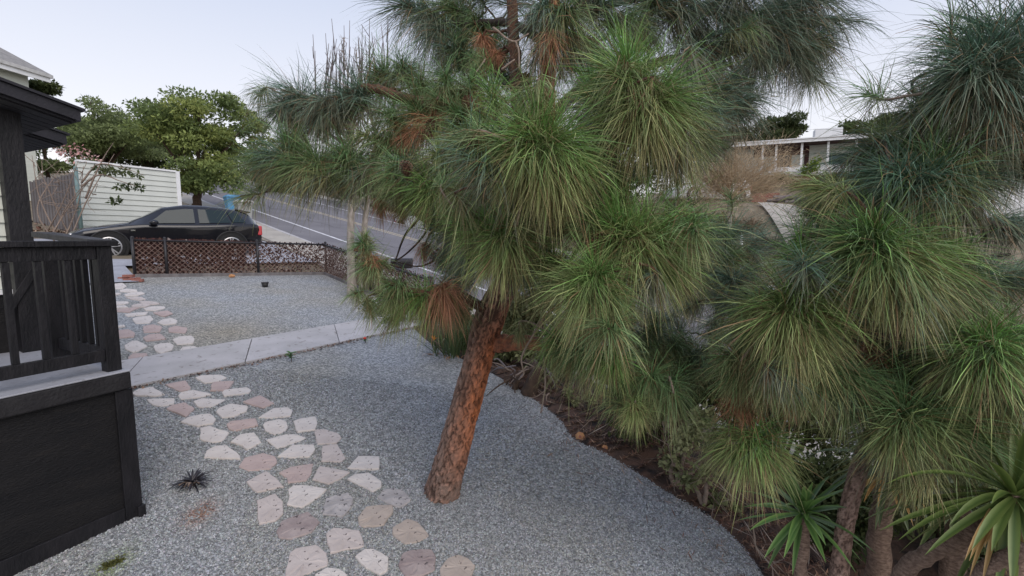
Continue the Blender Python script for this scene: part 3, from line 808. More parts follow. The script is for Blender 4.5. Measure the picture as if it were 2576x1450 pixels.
# ------------------------------------------------------------ chain link fence with a brown screen
def fence(name, label, A, B, hgt, us, dens, seed, group=None, edging=True):
    g = np.random.default_rng(seed)
    t = thing(name, label, "fence", A)
    L = np.linalg.norm((B - A)[:2]); d = (B - A) / L; dh = nrm(d * np.array([1, 1, 0])); nr = np.array([-dh[1], dh[0], 0])
    if nr[1] < 0: nr = -nr
    for s in us:
        p = A + d * s - nr * 0.055
        MB().tube([p - UPV * 0.05, p + UPV * (hgt + 0.05)], 0.034, 8).ball(p + UPV * (hgt + 0.055), 0.038, 8, 4).emit("post", M["black_metal"], t, True)
    MB().tube([A + UPV * hgt - nr * 0.055, B + UPV * hgt - nr * 0.055], 0.024, 6).emit("top_rail", M["black_metal"], t, True)
    # diagonal lattice of the screen
    b = MB(); sp_ = 0.115; H = hgt - 0.06; o = -nr * 0.045
    for sgn in (1, -1):
        x = -H
        while x < L:
            p0, p1 = (x, 0.0), (x + H, H)
            xs, xe = max(p0[0], 0), min(p1[0], L)
            if xe - xs > 0.05:
                za, zb_ = xs - x, xe - x
                if sgn < 0: za, zb_ = H - za, H - zb_
                P = A + d * xs + UPV * (0.05 + za) + o; Q = A + d * xe + UPV * (0.05 + zb_) + o
                m = (P + Q) / 2 + nr * g.normal(0, 0.006)
                b.bar(P, m, 0.010, 0.011, up=nr); b.bar(m, Q, 0.010, 0.011, up=nr)
            x += sp_
    b.emit("lattice", M["lattice"], t, kind="stuff")
    # withered leaves woven through it
    n = int(L * H * 1900)
    s = g.uniform(0, L, n); z = g.uniform(0.0, H + 0.05, n)
    keep = g.random(n) < np.array([dens(a, c / H) for a, c in zip(s, z)])
    s, z = s[keep], z[keep]; n = len(s)
    P = A + s[:, None] * d + z[:, None] * UPV + 0.05 * UPV + nr * g.normal(0.02, 0.02, n)[:, None]
    a = g.uniform(0, 6.28, n); r = g.uniform(0.018, 0.042, n) * np.array([1.25 if dens(q, .5) > .9 else .9 for q in s])
    e1 = np.cos(a)[:, None] * dh + np.sin(a)[:, None] * UPV + nr * g.normal(0, 0.3, (n, 1))
    e2 = -np.sin(a)[:, None] * dh + np.cos(a)[:, None] * UPV + nr * g.normal(0, 0.3, (n, 1))
    v = np.stack([P - e1 * r[:, None], P + e2 * r[:, None] * 0.6, P + e1 * r[:, None], P - e2 * r[:, None] * 0.6], 1).reshape(-1, 3)
    pal = np.array([(0.095, 0.045, 0.042), (0.06, 0.032, 0.03), (0.13, 0.075, 0.06), (0.08, 0.05, 0.04), (0.30, 0.25, 0.23)])
    c = pal[g.choice(5, n, p=[.36, .30, .2, .1, .04])] * g.uniform(0.7, 1.3, (n, 1))
    low = (z < 0.26 * H) & (g.random(n) < 0.30)
    c[low] = np.array([0.34, 0.29, 0.27]) * g.uniform(0.6, 1.3, (low.sum(), 1))
    emit("screen_leaves", v, np.arange(4 * n).reshape(-1, 4), M["leaf"], t, colors=np.repeat(c, 4, axis=0), kind="stuff")
    if edging:
        MB().box(A - nr * 0.09 - UPV * 0.05, B - A, nr * 0.04, UPV * 0.12).emit("edging_board", M["grey_wood"], t)
    return t
M["lattice"] = mat("lattice", (0.23, 0.155, 0.13), (0.15, 0.10, 0.085), 8, 0.9)
FLen = np.linalg.norm((FB - FA)[:2]); fd = (FB - FA) / FLen
def along(u, v=693):
    q = G(u, v); return float(np.clip(np.dot((q - FA)[:2], fd[:2]), 0, FLen))
uposts = [0.0, along(421, 696), along(647, 690), FLen]
smid = uposts[2]
fence("chain_link_fence", "low black chain link fence with withered brown screening across the top of the gravel", FA, FB, 0.86, uposts,
      lambda s, z: 1.0 if s < smid - 0.3 else 0.50, 11)
fence("chain_link_fence", "low black chain link fence running down beside the road past the mailbox", FB + SIDE * 0.05, FE, 0.86, [2.6, 5.1],
      lambda s, z: 0.75, 12)

# ------------------------------------------------------------ cars
ST = [  # x, z bottom, half width bottom, belt z, belt half width, roof z, roof half width
    (0.00, 0.30, 0.62, 0.62, 0.66, 0.68, 0.50), (0.10, 0.22, 0.76, 0.70, 0.80, 0.78, 0.60), (0.35, 0.20, 0.86, 0.78, 0.90, 0.88, 0.66),
    (0.85, 0.20, 0.91, 0.88, 0.935, 0.98, 0.70), (1.30, 0.20, 0.92, 0.95, 0.945, 1.05, 0.74), (1.65, 0.20, 0.92, 0.985, 0.945, 1.22, 0.72),
    (2.12, 0.20, 0.92, 0.985, 0.945, 1.50, 0.66), (2.65, 0.20, 0.92, 0.99, 0.945, 1.60, 0.66), (3.15, 0.20, 0.92, 1.00, 0.945, 1.60, 0.65),
    (3.65, 0.20, 0.92, 1.02, 0.945, 1.565, 0.63), (4.05, 0.21, 0.91, 1.04, 0.93, 1.50, 0.61), (4.38, 0.24, 0.88, 1.05, 0.91, 1.38, 0.59),
    (4.56, 0.30, 0.84, 1.02, 0.87, 1.14, 0.64), (4.66, 0.38, 0.78, 0.92, 0.80, 0.97, 0.64), (4.70, 0.48, 0.70, 0.70, 0.72, 0.74, 0.60)]
STA = np.array(ST)
def sti(x): return [np.interp(x, STA[:, 0], STA[:, k]) for k in range(1, 7)]
def make_car(name, label, cat, front, yaw, paint, detail=True, group=None, sx=1.0):
    a = np.array([math.sin(yaw), math.cos(yaw), 0]); lf = np.array([math.cos(yaw), -math.sin(yaw), 0])   # a: towards the tail, lf: driver's side
    W = lambda x, y, z: front + a * (x * sx) + lf * y + UPV * z
    t = thing(name, label, cat, front + a * 2.35, group)
    xs = np.unique(np.concatenate([STA[:, 0], np.linspace(0.1, 4.6, 34)]))
    ring = []
    for x in xs:
        zb_, wb, zm, wm, zr, wr = sti(x)
        zm2 = zb_ + (zm - zb_) * 0.52
        half = [(0, zb_), (wb * 0.88, zb_), (wb, zb_ + 0.10), (wb * 1.008 - 0.02, zm2), (wm, zm - 0.10), (wm - 0.012, zm),
                (wm - 0.04, zm + 0.012), (wr + 0.03 * (zr - zm), zr - (zr - zm) * 0.12 - 0.01), (wr * 0.86, zr - 0.012), (wr * 0.45, zr), ]
        full = [W(x, y, z) for y, z in half] + [W(x, -y, z) for y, z in half[::-1] if y > 0]
        ring.append(full)
    k = len(ring[0]); v = np.concatenate(ring)
    f = [(i * k + j, (i + 1) * k + j, (i + 1) * k + (j + 1) % k, i * k + (j + 1) % k) for i in range(len(xs) - 1) for j in range(k)]
    f += [tuple(range(k)), tuple(range((len(xs) - 1) * k, len(xs) * k))[::-1]]
    body = emit("body", v, f, M[paint], t, smooth=True)
    def sidept(x, q, s, out=0.008):
        zb_, wb, zm, wm, zr, wr = sti(x)
        y0, z0 = wm - 0.04, zm + 0.012
        y1, z1 = wr + 0.03 * (zr - zm), zr - (zr - zm) * 0.12 - 0.01
        return W(x, s * (y0 + (y1 - y0) * q + out), z0 + (z1 - z0) * q + out * 0.4)
    def pane(nm, pts, s, m="glass", par=t):
        n = 8; top, bot = [], []
        (x0b, x1b, q0, x0t, x1t, q1) = pts
        for i in range(n + 1):
            u = i / n
            bot.append(sidept(x0b + (x1b - x0b) * u, q0, s)); top.append(sidept(x0t + (x1t - x0t) * u, q1, s))
        vv = bot + top; ff = [(i, i + 1, n + 2 + i, n + 1 + i)[::s] for i in range(n)]
        return emit(nm, vv, ff, M[m], par, smooth=True)
    for s in (1, -1):
        pane("side_window", (1.75, 2.86, 0.08, 2.18, 2.86, 0.90), s)
        pane("side_window", (2.97, 3.80, 0.08, 2.97, 3.66, 0.90), s)
        pane("quarter_window", (3.86, 4.24, 0.10, 3.74, 4.02, 0.88), s)
    def topsheet(nm, x0, x1, f0, f1, m="glass"):
        vv, ff = [], []; n, c = 6, 8
        for i in range(n + 1):
            x = x0 + (x1 - x0) * i / n
            zb_, wb, zm, wm, zr, wr = sti(x); w = (wr * 0.98) * (f0 + (f1 - f0) * i / n)
            for j in range(c + 1):
                y = -w + 2 * w * j / c
                ay = abs(y) / wr
                zz = zr - 0.012 * np.clip((ay - 0.45) / 0.41, 0, 1) - np.clip((ay - 0.86) / 0.16, 0, 1) * (zr - zm) * 0.11 + 0.010
                vv.append(W(x, y, zz))
        for i in range(n):
            for j in range(c): ff.append((i * (c + 1) + j, i * (c + 1) + j + 1, (i + 1) * (c + 1) + j + 1, (i + 1) * (c + 1) + j)[::-1])
        return emit(nm, vv, ff, M[m], t, smooth=True)
    topsheet("windscreen", 1.40, 2.12, 0.97, 0.97); topsheet("rear_window", 4.02, 4.36, 0.9, 0.86)
    for s in (1, -1):
        for xw in (0.86, 3.78):
            c0 = W(xw, s * 0.80, 0.365)
            nw = lf * s
            # arch lining
            an = np.linspace(0, 2 * math.pi, 28, endpoint=False)
            disc = lambda r, o: [c0 + nw * o + (a * math.cos(q) + UPV * math.sin(q)) * r for q in an]
            emit("wheel_arch", disc(0.425, 0.02) + disc(0.425, 0.152) + [c0 + nw * 0.152], [(i, (i + 1) % 28, 28 + (i + 1) % 28, 28 + i) for i in range(28)] + [(28 + i, 28 + (i + 1) % 28, 56) for i in range(28)], M["tyre"], t)
            rr = [(0.27, 0.165), (0.335, 0.172), (0.36, 0.155), (0.365, 0.10), (0.36, -0.08)]
            vv = sum([disc(r, o) for r, o in rr], []); 
            wheel = emit("wheel", vv, [(i * 28 + j, i * 28 + (j + 1) % 28, (i + 1) * 28 + (j + 1) % 28, (i + 1) * 28 + j) for i in range(4) for j in range(28)], M["tyre"], t, smooth=True)
            rb_ = MB()
            rv = disc(0.27, 0.168) + disc(0.245, 0.175) + disc(0.235, 0.155)
            rb_.add(rv, [(i * 28 + j, i * 28 + (j + 1) % 28, (i + 1) * 28 + (j + 1) % 28, (i + 1) * 28 + j) for i in range(2) for j in range(28)])
            for q in range(5):
                for dq in (-0.16, 0.16):
                    th = q * 2 * math.pi / 5 + 0.3
                    d1 = a * math.cos(th + dq) + UPV * math.sin(th + dq); d0 = a * math.cos(th + dq * 0.4) + UPV * math.sin(th + dq * 0.4)
                    rb_.bar(c0 + nw * 0.17 + d0 * 0.05, c0 + nw * 0.166 + d1 * 0.25, 0.018, 0.034, up=nw) if False else rb_.bar(c0 + nw * 0.168 + d0 * 0.04, c0 + nw * 0.164 + d1 * 0.25, 0.034, 0.018, up=nw)
            rb_.ball(c0 + nw * 0.165, 0.055, 8, 5).emit("rim", M["alloy"], wheel)
    for s in (1, -1):
        m = MB().ball(W(1.86, s * 1.03, 1.045), 0.11, 10, 6, (1.0, 1.0, 0.68)); m.bar(W(1.82, s * 0.90, 1.0), W(1.84, s * 1.0, 1.03), 0.05, 0.04); m.emit("mirror", M[paint], t, True)
        y0 = 0.74
        MB().box(W(4.50, s * 0.60, 0.70), a * 0.20, lf * s * 0.235, UPV * 0.30).emit("tail_light", M["tail"], t, bevel=0.03)
        MB().box(W(0.06, s * 0.50, 0.62), a * 0.22, lf * s * 0.30, UPV * 0.10).emit("headlight", M["chrome"], t, bevel=0.03)
        MB().box(W(1.95, s * 0.945 - 0.012, 0.215), a * 0.0 + a * 1.4, lf * 0.024, UPV * 0.03).emit("sill_trim", M["chrome"], t)
        h = [W(2.72 + q, s * 0.955, 0.90) for q in (0, 0.9)]
        for p in h: MB().bar(p, p + a * 0.2, 0.02, 0.028).emit("door_handle", M[paint], t, bevel=0.004)
        # bright line above the wheel openings, where the paint wraps the arch
        for xw in (3.78, 0.86):
            pts = [W(xw + 0.445 * math.cos(q), s * 0.948, 0.365 + 0.445 * math.sin(q)) for q in np.linspace(0.1, 3.04, 18)]
            MB().tube(pts, 0.020, 6).emit("arch_trim", M["plastic_black"] if paint != "paint_white" else M["tyre"], t, True)
    sp1 = MB(); sp1.prism([W(4.02, -0.56, 1.505), W(4.02, 0.56, 1.505), W(4.45, 0.54, 1.42), W(4.45, -0.54, 1.42)], UPV * 0.028); sp1.emit("spoiler", M[paint], t, bevel=0.008)
    MB().box(W(1.34, 0.949, 0.80), a * 0.10, lf * 0.006, UPV * 0.035).emit("fender_badge", M["chrome"], t)
    MB().box(W(4.655, -0.55, 0.40), a * 0.04, lf * 1.1, UPV * 0.10).emit("bumper_trim", M["plastic_black"], t, bevel=0.01)
    return t
YA = math.radians(48)
_a = np.array([math.sin(YA), math.cos(YA), 0]); _l = np.array([math.cos(YA), -math.sin(YA), 0])
CS = 1.0
fw = PF(284, 661, 12.9)
cf = fw - _a * 0.90 - _l * 0.95
make_car("parked_car", "glossy black parked crossover car on the driveway behind the low fence", "car", cf + UPV * 0.06, YA, "paint_black", sx=1.0)
p = GT(975, 545, 20, 60)
t_, w_ = tw(p[0], p[1])
def on_road(t, w, l=0.0):
    x, y = xy(t, w); return np.array([x, y, float(ground(x, y)) + l])
yw = math.atan2(DT[0], DT[1])
def place_car(name, label, u, v, F, paint, group=None, yaw=yw, w=11.7):
    q = PF(u, v, F); t0, _ = tw(q[0], q[1])
    x, y = xy(t0, w)
    return make_car(name, label, "car", np.array([x, y, float(roadz(t0)) + 0.03]) , yaw, paint, group=group)
place_car("parked_car", "white parked car glimpsed along the far kerb between the pale trunks and the leaning pine", 985, 540, 26, "paint_white")
place_car("parked_car", "white parked car half hidden behind the right pine branches above the road", 2330, 640, 13.5, "paint_white")
_q = GT(1800, 512, 14)
make_car("parked_car", "white parked car on the slope left of the blue bin across the road", "car", _q + np.array([-2.2, 0.8, 0.1]), math.radians(75), "paint_white")
place_car("parked_car", "dark blue car far up the road beside the round green tree trunk", 497, 470, 38, "paint_navy", w=2.9)

# ------------------------------------------------------------ bins
def make_bin(name, label, base, yaw, mb, ml, h=1.05, w=0.60, group=None):
    t = thing(name, label, "bin", base, group)
    ca, sa = math.cos(yaw), math.sin(yaw); ex, ey = np.array([ca, sa, 0]), np.array([-sa, ca, 0])
    def rect(z, wx, wy): return [base + UPV * z + ex * x * wx / 2 + ey * y * wy / 2 for x, y in ((-1, -1), (1, -1), (1, 1), (-1, 1))]
    lv = [rect(0.08, w * 0.72, w * 0.78), rect(h * 0.80, w * 0.92, w * 1.02), rect(h * 0.80, w * 0.97, w * 1.07), rect(h * 0.93, w, w * 1.12)]
    v = np.concatenate(lv); f = [(i * 4 + j, i * 4 + (j + 1) % 4, (i + 1) * 4 + (j + 1) % 4, (i + 1) * 4 + j) for i in range(3) for j in range(4)] + [(3, 2, 1, 0), (12, 13, 14, 15)]
    emit("body", v, f, M[mb], t, bevel=0.012)
    l = MB(); q0 = rect(h * 0.93, w * 1.08, w * 1.22); q1 = rect(h * 0.97, w * 1.06, w * 1.2); q2 = rect(h * 1.04, w * 0.8, w * 0.95)
    l.add(q0 + q1 + q2, [(0, 1, 5, 4), (1, 2, 6, 5), (2, 3, 7, 6), (3, 0, 4, 7), (4, 5, 9, 8), (5, 6, 10, 9), (6, 7, 11, 10), (7, 4, 8, 11), (8, 9, 10, 11), (3, 2, 1, 0)])
    l.emit("lid", M[ml], t, bevel=0.01)
    for s in (-1, 1):
        c = base + ey * w * 0.42 + ex * s * w * 0.36 + UPV * 0.11
        MB().tube([c - ex * 0.03, c + ex * 0.03], 0.11, 12).emit("wheel", M["tyre"], t, False)
    MB().tube([base + ey * w * 0.66 - ex * w * 0.4 + UPV * h * 0.95, base + ey * w * 0.66 + ex * w * 0.4 + UPV * h * 0.95], 0.018, 6).emit("handle", M[mb], t, True)
    return t
def at_gz(u, F): 
    q = PF(u, 600, F); return np.array([q[0], q[1], float(ground(q[0], q[1])) + 0.06])
make_bin("wheelie_bin", "blue wheelie bin with a bright blue lid at the kerb behind the black car", at_gz(590, 23.6), 0.75, "bin_blue", "bin_blue", 1.15, 0.62)
make_bin("wheelie_bin", "grey wheelie bin with a pale grey lid at the kerb behind the black car", at_gz(617, 22.2), 0.75, "bin_grey", "lid_pale", 1.12, 0.66)

# ------------------------------------------------------------ pale board wall and grey picket fence behind the car
WA, WB = PF(193, 411, 15.5), PF(440, 430, 18.0)
WA[2] = WB[2] = (WA[2] + WB[2]) / 2
wl_ = WB - WA; wn_ = np.array([-wl_[1], wl_[0], 0]) / np.linalg.norm(wl_)
if wn_[1] < 0: wn_ = -wn_
HW = 2.6
bw = thing("board_wall", "pale green white board wall standing behind the black car", "wall", WA - UPV * HW)
back = MB().box(WA + wn_ * 0.03 - UPV * HW, wl_, wn_ * 0.1, UPV * HW).emit("backing", M["pale_board"], bw)
nbd = 14
for k in range(nbd):
    hb = HW / nbd; p = WA - UPV * HW + UPV * hb * k
    MB().add([p - wn_ * 0.022, p + wl_ - wn_ * 0.022, p + wl_ + UPV * (hb - 0.004) + wn_ * 0.006, p + UPV * (hb - 0.004) + wn_ * 0.006,
              p + wn_ * 0.028, p + wl_ + wn_ * 0.028, p + wl_ + UPV * (hb - 0.004) + wn_ * 0.028, p + UPV * (hb - 0.004) + wn_ * 0.028],
             [(0, 1, 2, 3), (4, 7, 6, 5), (0, 4, 5, 1), (3, 2, 6, 7), (0, 3, 7, 4), (1, 5, 6, 2)]).emit("board", M["pale_board"], bw)
MB().box(WA - wn_ * 0.05 + UPV * 0.002, wl_, wn_ * 0.2, UPV * 0.06).emit("cap", M["white"], bw)
MB().box(WB - wn_ * 0.055 - UPV * HW, nrm(wl_) * 0.13, wn_ * 0.21, UPV * (HW + 0.04)).emit("end_post", M["white"], bw)

KA = PF(190, 436, 15.35); kd = np.array([-0.86, 0.51, 0])
pf = thing("picket_fence", "weathered grey wooden picket fence left of the pale board wall", "fence", KA - UPV * 2.2)
g = np.random.default_rng(5)
for k in range(46):
    p = KA + kd * (0.1 + 0.092 * k) - UPV * 2.2; h = 2.2 + g.normal(0, 0.03)
    MB().box(p + wn_ * g.normal(0, 0.008), kd * 0.066, np.array([0.51, 0.86, 0]) * 0.02, UPV * h).emit("picket", M["grey_wood" if (k * 7) % 3 else "brown_wood"], pf)
MB().box(KA + kd * 0.1 - UPV * 0.5 + np.array([0.51, 0.86, 0]) * 0.035, kd * 4.3, np.array([0.51, 0.86, 0]) * 0.04, UPV * 0.09).emit("rail", M["grey_wood"], pf)
pp = PF(191, 436, 15.15)
props(MB().tube([pp - UPV * 2.3, pp + UPV * 0.15], 0.055, 10).ball(pp + UPV * 0.16, 0.06, 10, 4).emit("fence_pole", M["pole"], None, True), "blue green metal pole at the end of the pale board wall", "pole")

# ------------------------------------------------------------ mailboxes, small things on the gravel
def mailbox(label, base, yaw, hgt, L=0.5):
    t = thing("mailbox", label, "mailbox", base)
    ex = np.array([math.cos(yaw), math.sin(yaw), 0]); ey = np.array([-ex[1], ex[0], 0])
    MB().box(base - ex * 0.045 - ey * 0.045 - UPV * 0.1, ex * 0.09, ey * 0.09, UPV * (hgt + 0.1)).emit("post", M["black_metal"], t)
    c = base + UPV * hgt - ex * L / 2
    pr = [c - ey * 0.095, c + ey * 0.095] + [c + ey * 0.095 * math.cos(q) + UPV * (0.13 + 0.095 * math.sin(q)) for q in np.linspace(0, math.pi, 10)]
    MB().prism(pr, ex * L).emit("box", M["black_metal"], t)
    MB().prism([p - ex * 0.014 + (p - c - UPV * 0.1) * 0.04 for p in pr], ex * 0.012).emit("door", M["black_metal"], t)
    MB().box(base + UPV * (hgt - 0.03) - ex * L * 0.48 - ey * 0.10, ex * L * 0.96, ey * 0.2, UPV * 0.026).emit("shelf", M["black_metal"], t)
    return t
mb = PF(1012, 672, 12.1)
gz_ = float(ground(mb[0], mb[1]))
mailbox("black mailbox on a post beside the road below the fence corner", np.array([mb[0], mb[1], gz_]), 0.02, mb[2] - gz_, 0.52)
m2 = on_road(tw(*PF(898, 490, 31)[:2])[0], 13.6, 0.1)
mailbox("small dark mailbox across the road beside the pale tree trunk", m2, 0.3, 1.15)

pl = G(667, 722)
t = thing("path_light", "small black ground light standing alone on the far gravel", "garden light", pl)
v, f = tube_mesh([pl - UPV * 0.02, pl + UPV * 0.03, pl + UPV * 0.10], [0.06, 0.066, 0.085], 14)
emit("housing", v, f, M["plastic_black"], t, True)
MB().tube([pl + UPV * 0.10, pl + UPV * 0.112], [0.09, 0.09], 14).emit("rim", M["black_metal"], t)

bk = G(330, 706)
t = thing("brick_pile", "red brick pavers at the driveway end of the stepping stones", "bricks", bk)
for k, (dx, dy, dz, yw_) in enumerate([(-0.16, 0, 0, 0.5), (0.05, 0.05, 0, 0.7), (0.2, -0.06, 0, 0.3), (0.02, -0.09, 0, 0.6), (-0.05, 0.0, 0.065, 0.2)]):
    q = bk + np.array([dx, dy, dz]); q[2] += plane_z(q[0], q[1]) - plane_z(bk[0], bk[1])
    MB().cbox(q, 0.21, 0.10, 0.062, yw_).emit("brick", M["brick"], t, bevel=0.006)

def chunk(name, label, cat, c, r, m, seed, group=None, sq=(1, 0.8, 0.6)):
    g = np.random.default_rng(seed); b = MB().ball(c + UPV * r * 0.35, r, 9, 6, sq)
    vv = b.v[0]; b.v[0] = vv + (vv - c) * g.normal(0, 0.16, (len(vv), 1))
    return props(b.emit(name, M[m], None, False), label, cat, group)
for k, (u, v, r, lb) in enumerate([(573, 692, 0.10, "upper tan wood chunk against the foot of the low fence"), (583, 698, 0.075, "middle tan wood chunk lying on gravel below the low fence"), (592, 693, 0.095, "right hand tan wood chunk at the foot of the low fence")]):
    chunk("wood_chunk", lb, "wood chunk", G(u, v), r, "log_cut", 20 + k, "wood chunks by the fence")

# sawn log ends half buried at the edge of the bed
def log_end(label, u, v, r, axis, L):
    c = G(u, v); c = c + UPV * r * 0.6
    axis = nrm(axis); t = thing("cut_log", label, "log", c - UPV * r, "cut logs at the bed edge")
    an = np.linspace(0, 2 * math.pi, 18, endpoint=False); g = np.random.default_rng(int(u))
    e1 = nrm(np.cross(axis, UPV)); e2 = np.cross(e1, axis)
    rad = r * (1 + g.normal(0, 0.07, 18))
    rg = [c + (np.cos(q) * e1 + np.sin(q) * e2) * w for q, w in zip(an, rad)]
    MB().prism([p - axis * 0.012 for p in rg], -axis * L).emit("log", M["brown_bark"], t)
    MB().prism([c + (p - c) * 0.93 - axis * 0.02 for p in rg], axis * 0.022).emit("sawn_face", M["log_cut"], t)
    MB().prism([c + (p - c) * 0.25 + axis * 0.0025 for p in rg], axis * 0.002).emit("heart_wood", M["brick"], t)
    return t
log_end("larger orange sawn log end at the gravel edge of the bed", 1459, 1106, 0.060, (-0.15, -0.75, 0.55), 0.4)
log_end("smaller orange sawn log end at the bed edge under the drooping pine", 1521, 1132, 0.038, (-0.4, -0.7, 0.45), 0.3)
# ------------------------------------------------------------ pine needles, bark, branches
PAL = {"g": ((0.090, 0.180, 0.048), (0.23, 0.225, 0.10)), "m": ((0.070, 0.130, 0.052), (0.18, 0.175, 0.085)),
       "d": ((0.058, 0.104, 0.074), (0.125, 0.122, 0.088)), "y": ((0.11, 0.155, 0.055), (0.24, 0.21, 0.105)),
       "b": ((0.26, 0.125, 0.070), (0.20, 0.105, 0.062)), "t": ((0.042, 0.085, 0.052), (0.075, 0.095, 0.055))}
def needles(P, R, ax, n, kind, seed, parent, droop=1.0, KN=4, stem=0.45, wid=0.0031, th0=0.22, th1=1.75, name="needle_tuft"):
    g = np.random.default_rng(seed)
    ax = nrm(ax); e1 = nrm(np.cross(ax, (0.3, 0.9, 0.2))); e2 = np.cross(ax, e1)
    s = g.random(n) ** 0.75
    base = P - ax * (stem * R * s)[:, None]
    th = th0 + (th1 - th0) * s + g.normal(0, 0.20, n); ph = g.uniform(0, 2 * math.pi, n)
    d = np.cos(th)[:, None] * ax + np.sin(th)[:, None] * (np.cos(ph)[:, None] * e1 + np.sin(ph)[:, None] * e2)
    # needles leave the shoot in bunches that bend and hang together
    nc = int(g.integers(26, 44)); cl = g.integers(0, nc, n)
    lone = g.random(n) < 0.38
    j = np.array([np.flatnonzero(cl == q)[0] if (cl == q).any() else 0 for q in range(nc)])[cl]
    keep = (0.55 + 0.4 * g.random(n))[:, None] * (~lone)[:, None]
    d = nrm(d * (1 - keep) + d[j] * keep + g.normal(0, 0.09, (n, 3)))
    base = base * (1 - 0.5 * keep) + base[j] * 0.5 * keep
    Lc = g.uniform(0.55, 1.18, nc)[cl]; Lc = np.where(lone, g.uniform(0.45, 1.25, n), Lc)
    fa = g.uniform(0, 6.28); L = 1 + 0.22 * np.sin(ph + fa) + 0.12 * np.sin(2 * ph + 2 * fa); L = R * L * Lc * g.uniform(0.85, 1.1, n); K = KN
    dr = droop * np.where(lone, g.uniform(0.3, 1.6, n), g.uniform(0.45, 1.5, nc)[cl] * g.uniform(0.85, 1.15, n)) * (0.6 + 0.6 * s)
    p = base.copy(); pts = [p]
    bend = g.normal(0, 0.10, (nc, 3))[cl] + g.normal(0, 0.06, (n, 3))
    for k in range(K):
        dd = nrm(d + np.array([0, 0, -1.0]) * (dr * ((k + 0.35) / K) * 1.5)[:, None] + bend * k)
        p = p + dd * (L / K)[:, None]; pts.append(p)
    side = nrm(np.cross(d, g.normal(0, 1, (n, 3))))
    wf = [0.8, 1.0, 0.95, 0.75, 0.2] if K == 4 else ([0.85, 1.0, 0.85, 0.2] if K == 3 else [0.9, 1.0, 0.2])
    w = wid * (0.75 + 0.5 * g.random(n)) * (0.6 + 0.55 * R / 0.35)
    v = np.stack([q + sg * side * (w * f / 2)[:, None] for q, f in zip(pts, wf) for sg in (-1, 1)], 1)
    m = 2 * (K + 1)
    f0 = np.array([(2 * k, 2 * k + 1, 2 * k + 3, 2 * k + 2) for k in range(K)])
    F = (f0[None] + (np.arange(n) * m)[:, None, None]).reshape(-1, 4)
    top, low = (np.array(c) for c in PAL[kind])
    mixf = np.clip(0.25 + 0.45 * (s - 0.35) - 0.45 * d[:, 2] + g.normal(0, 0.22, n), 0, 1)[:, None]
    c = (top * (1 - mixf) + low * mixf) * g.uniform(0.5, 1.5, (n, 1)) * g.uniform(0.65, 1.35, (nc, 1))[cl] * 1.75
    dead = g.random(n) < (0.04 + 0.10 * s)
    c[dead] = np.array([0.26, 0.17, 0.09]) * g.uniform(0.6, 1.2, (dead.sum(), 1))
    cc = np.repeat(c[:, None, :], m, axis=1)
    cc[:, -2:, :] = cc[:, -2:, :] * 0.6 + np.array([0.22, 0.17, 0.09]) * 0.4
    return emit(name, v.reshape(-1, 3), F, M["needle"], parent, colors=cc.reshape(-1, 3), kind="stuff")

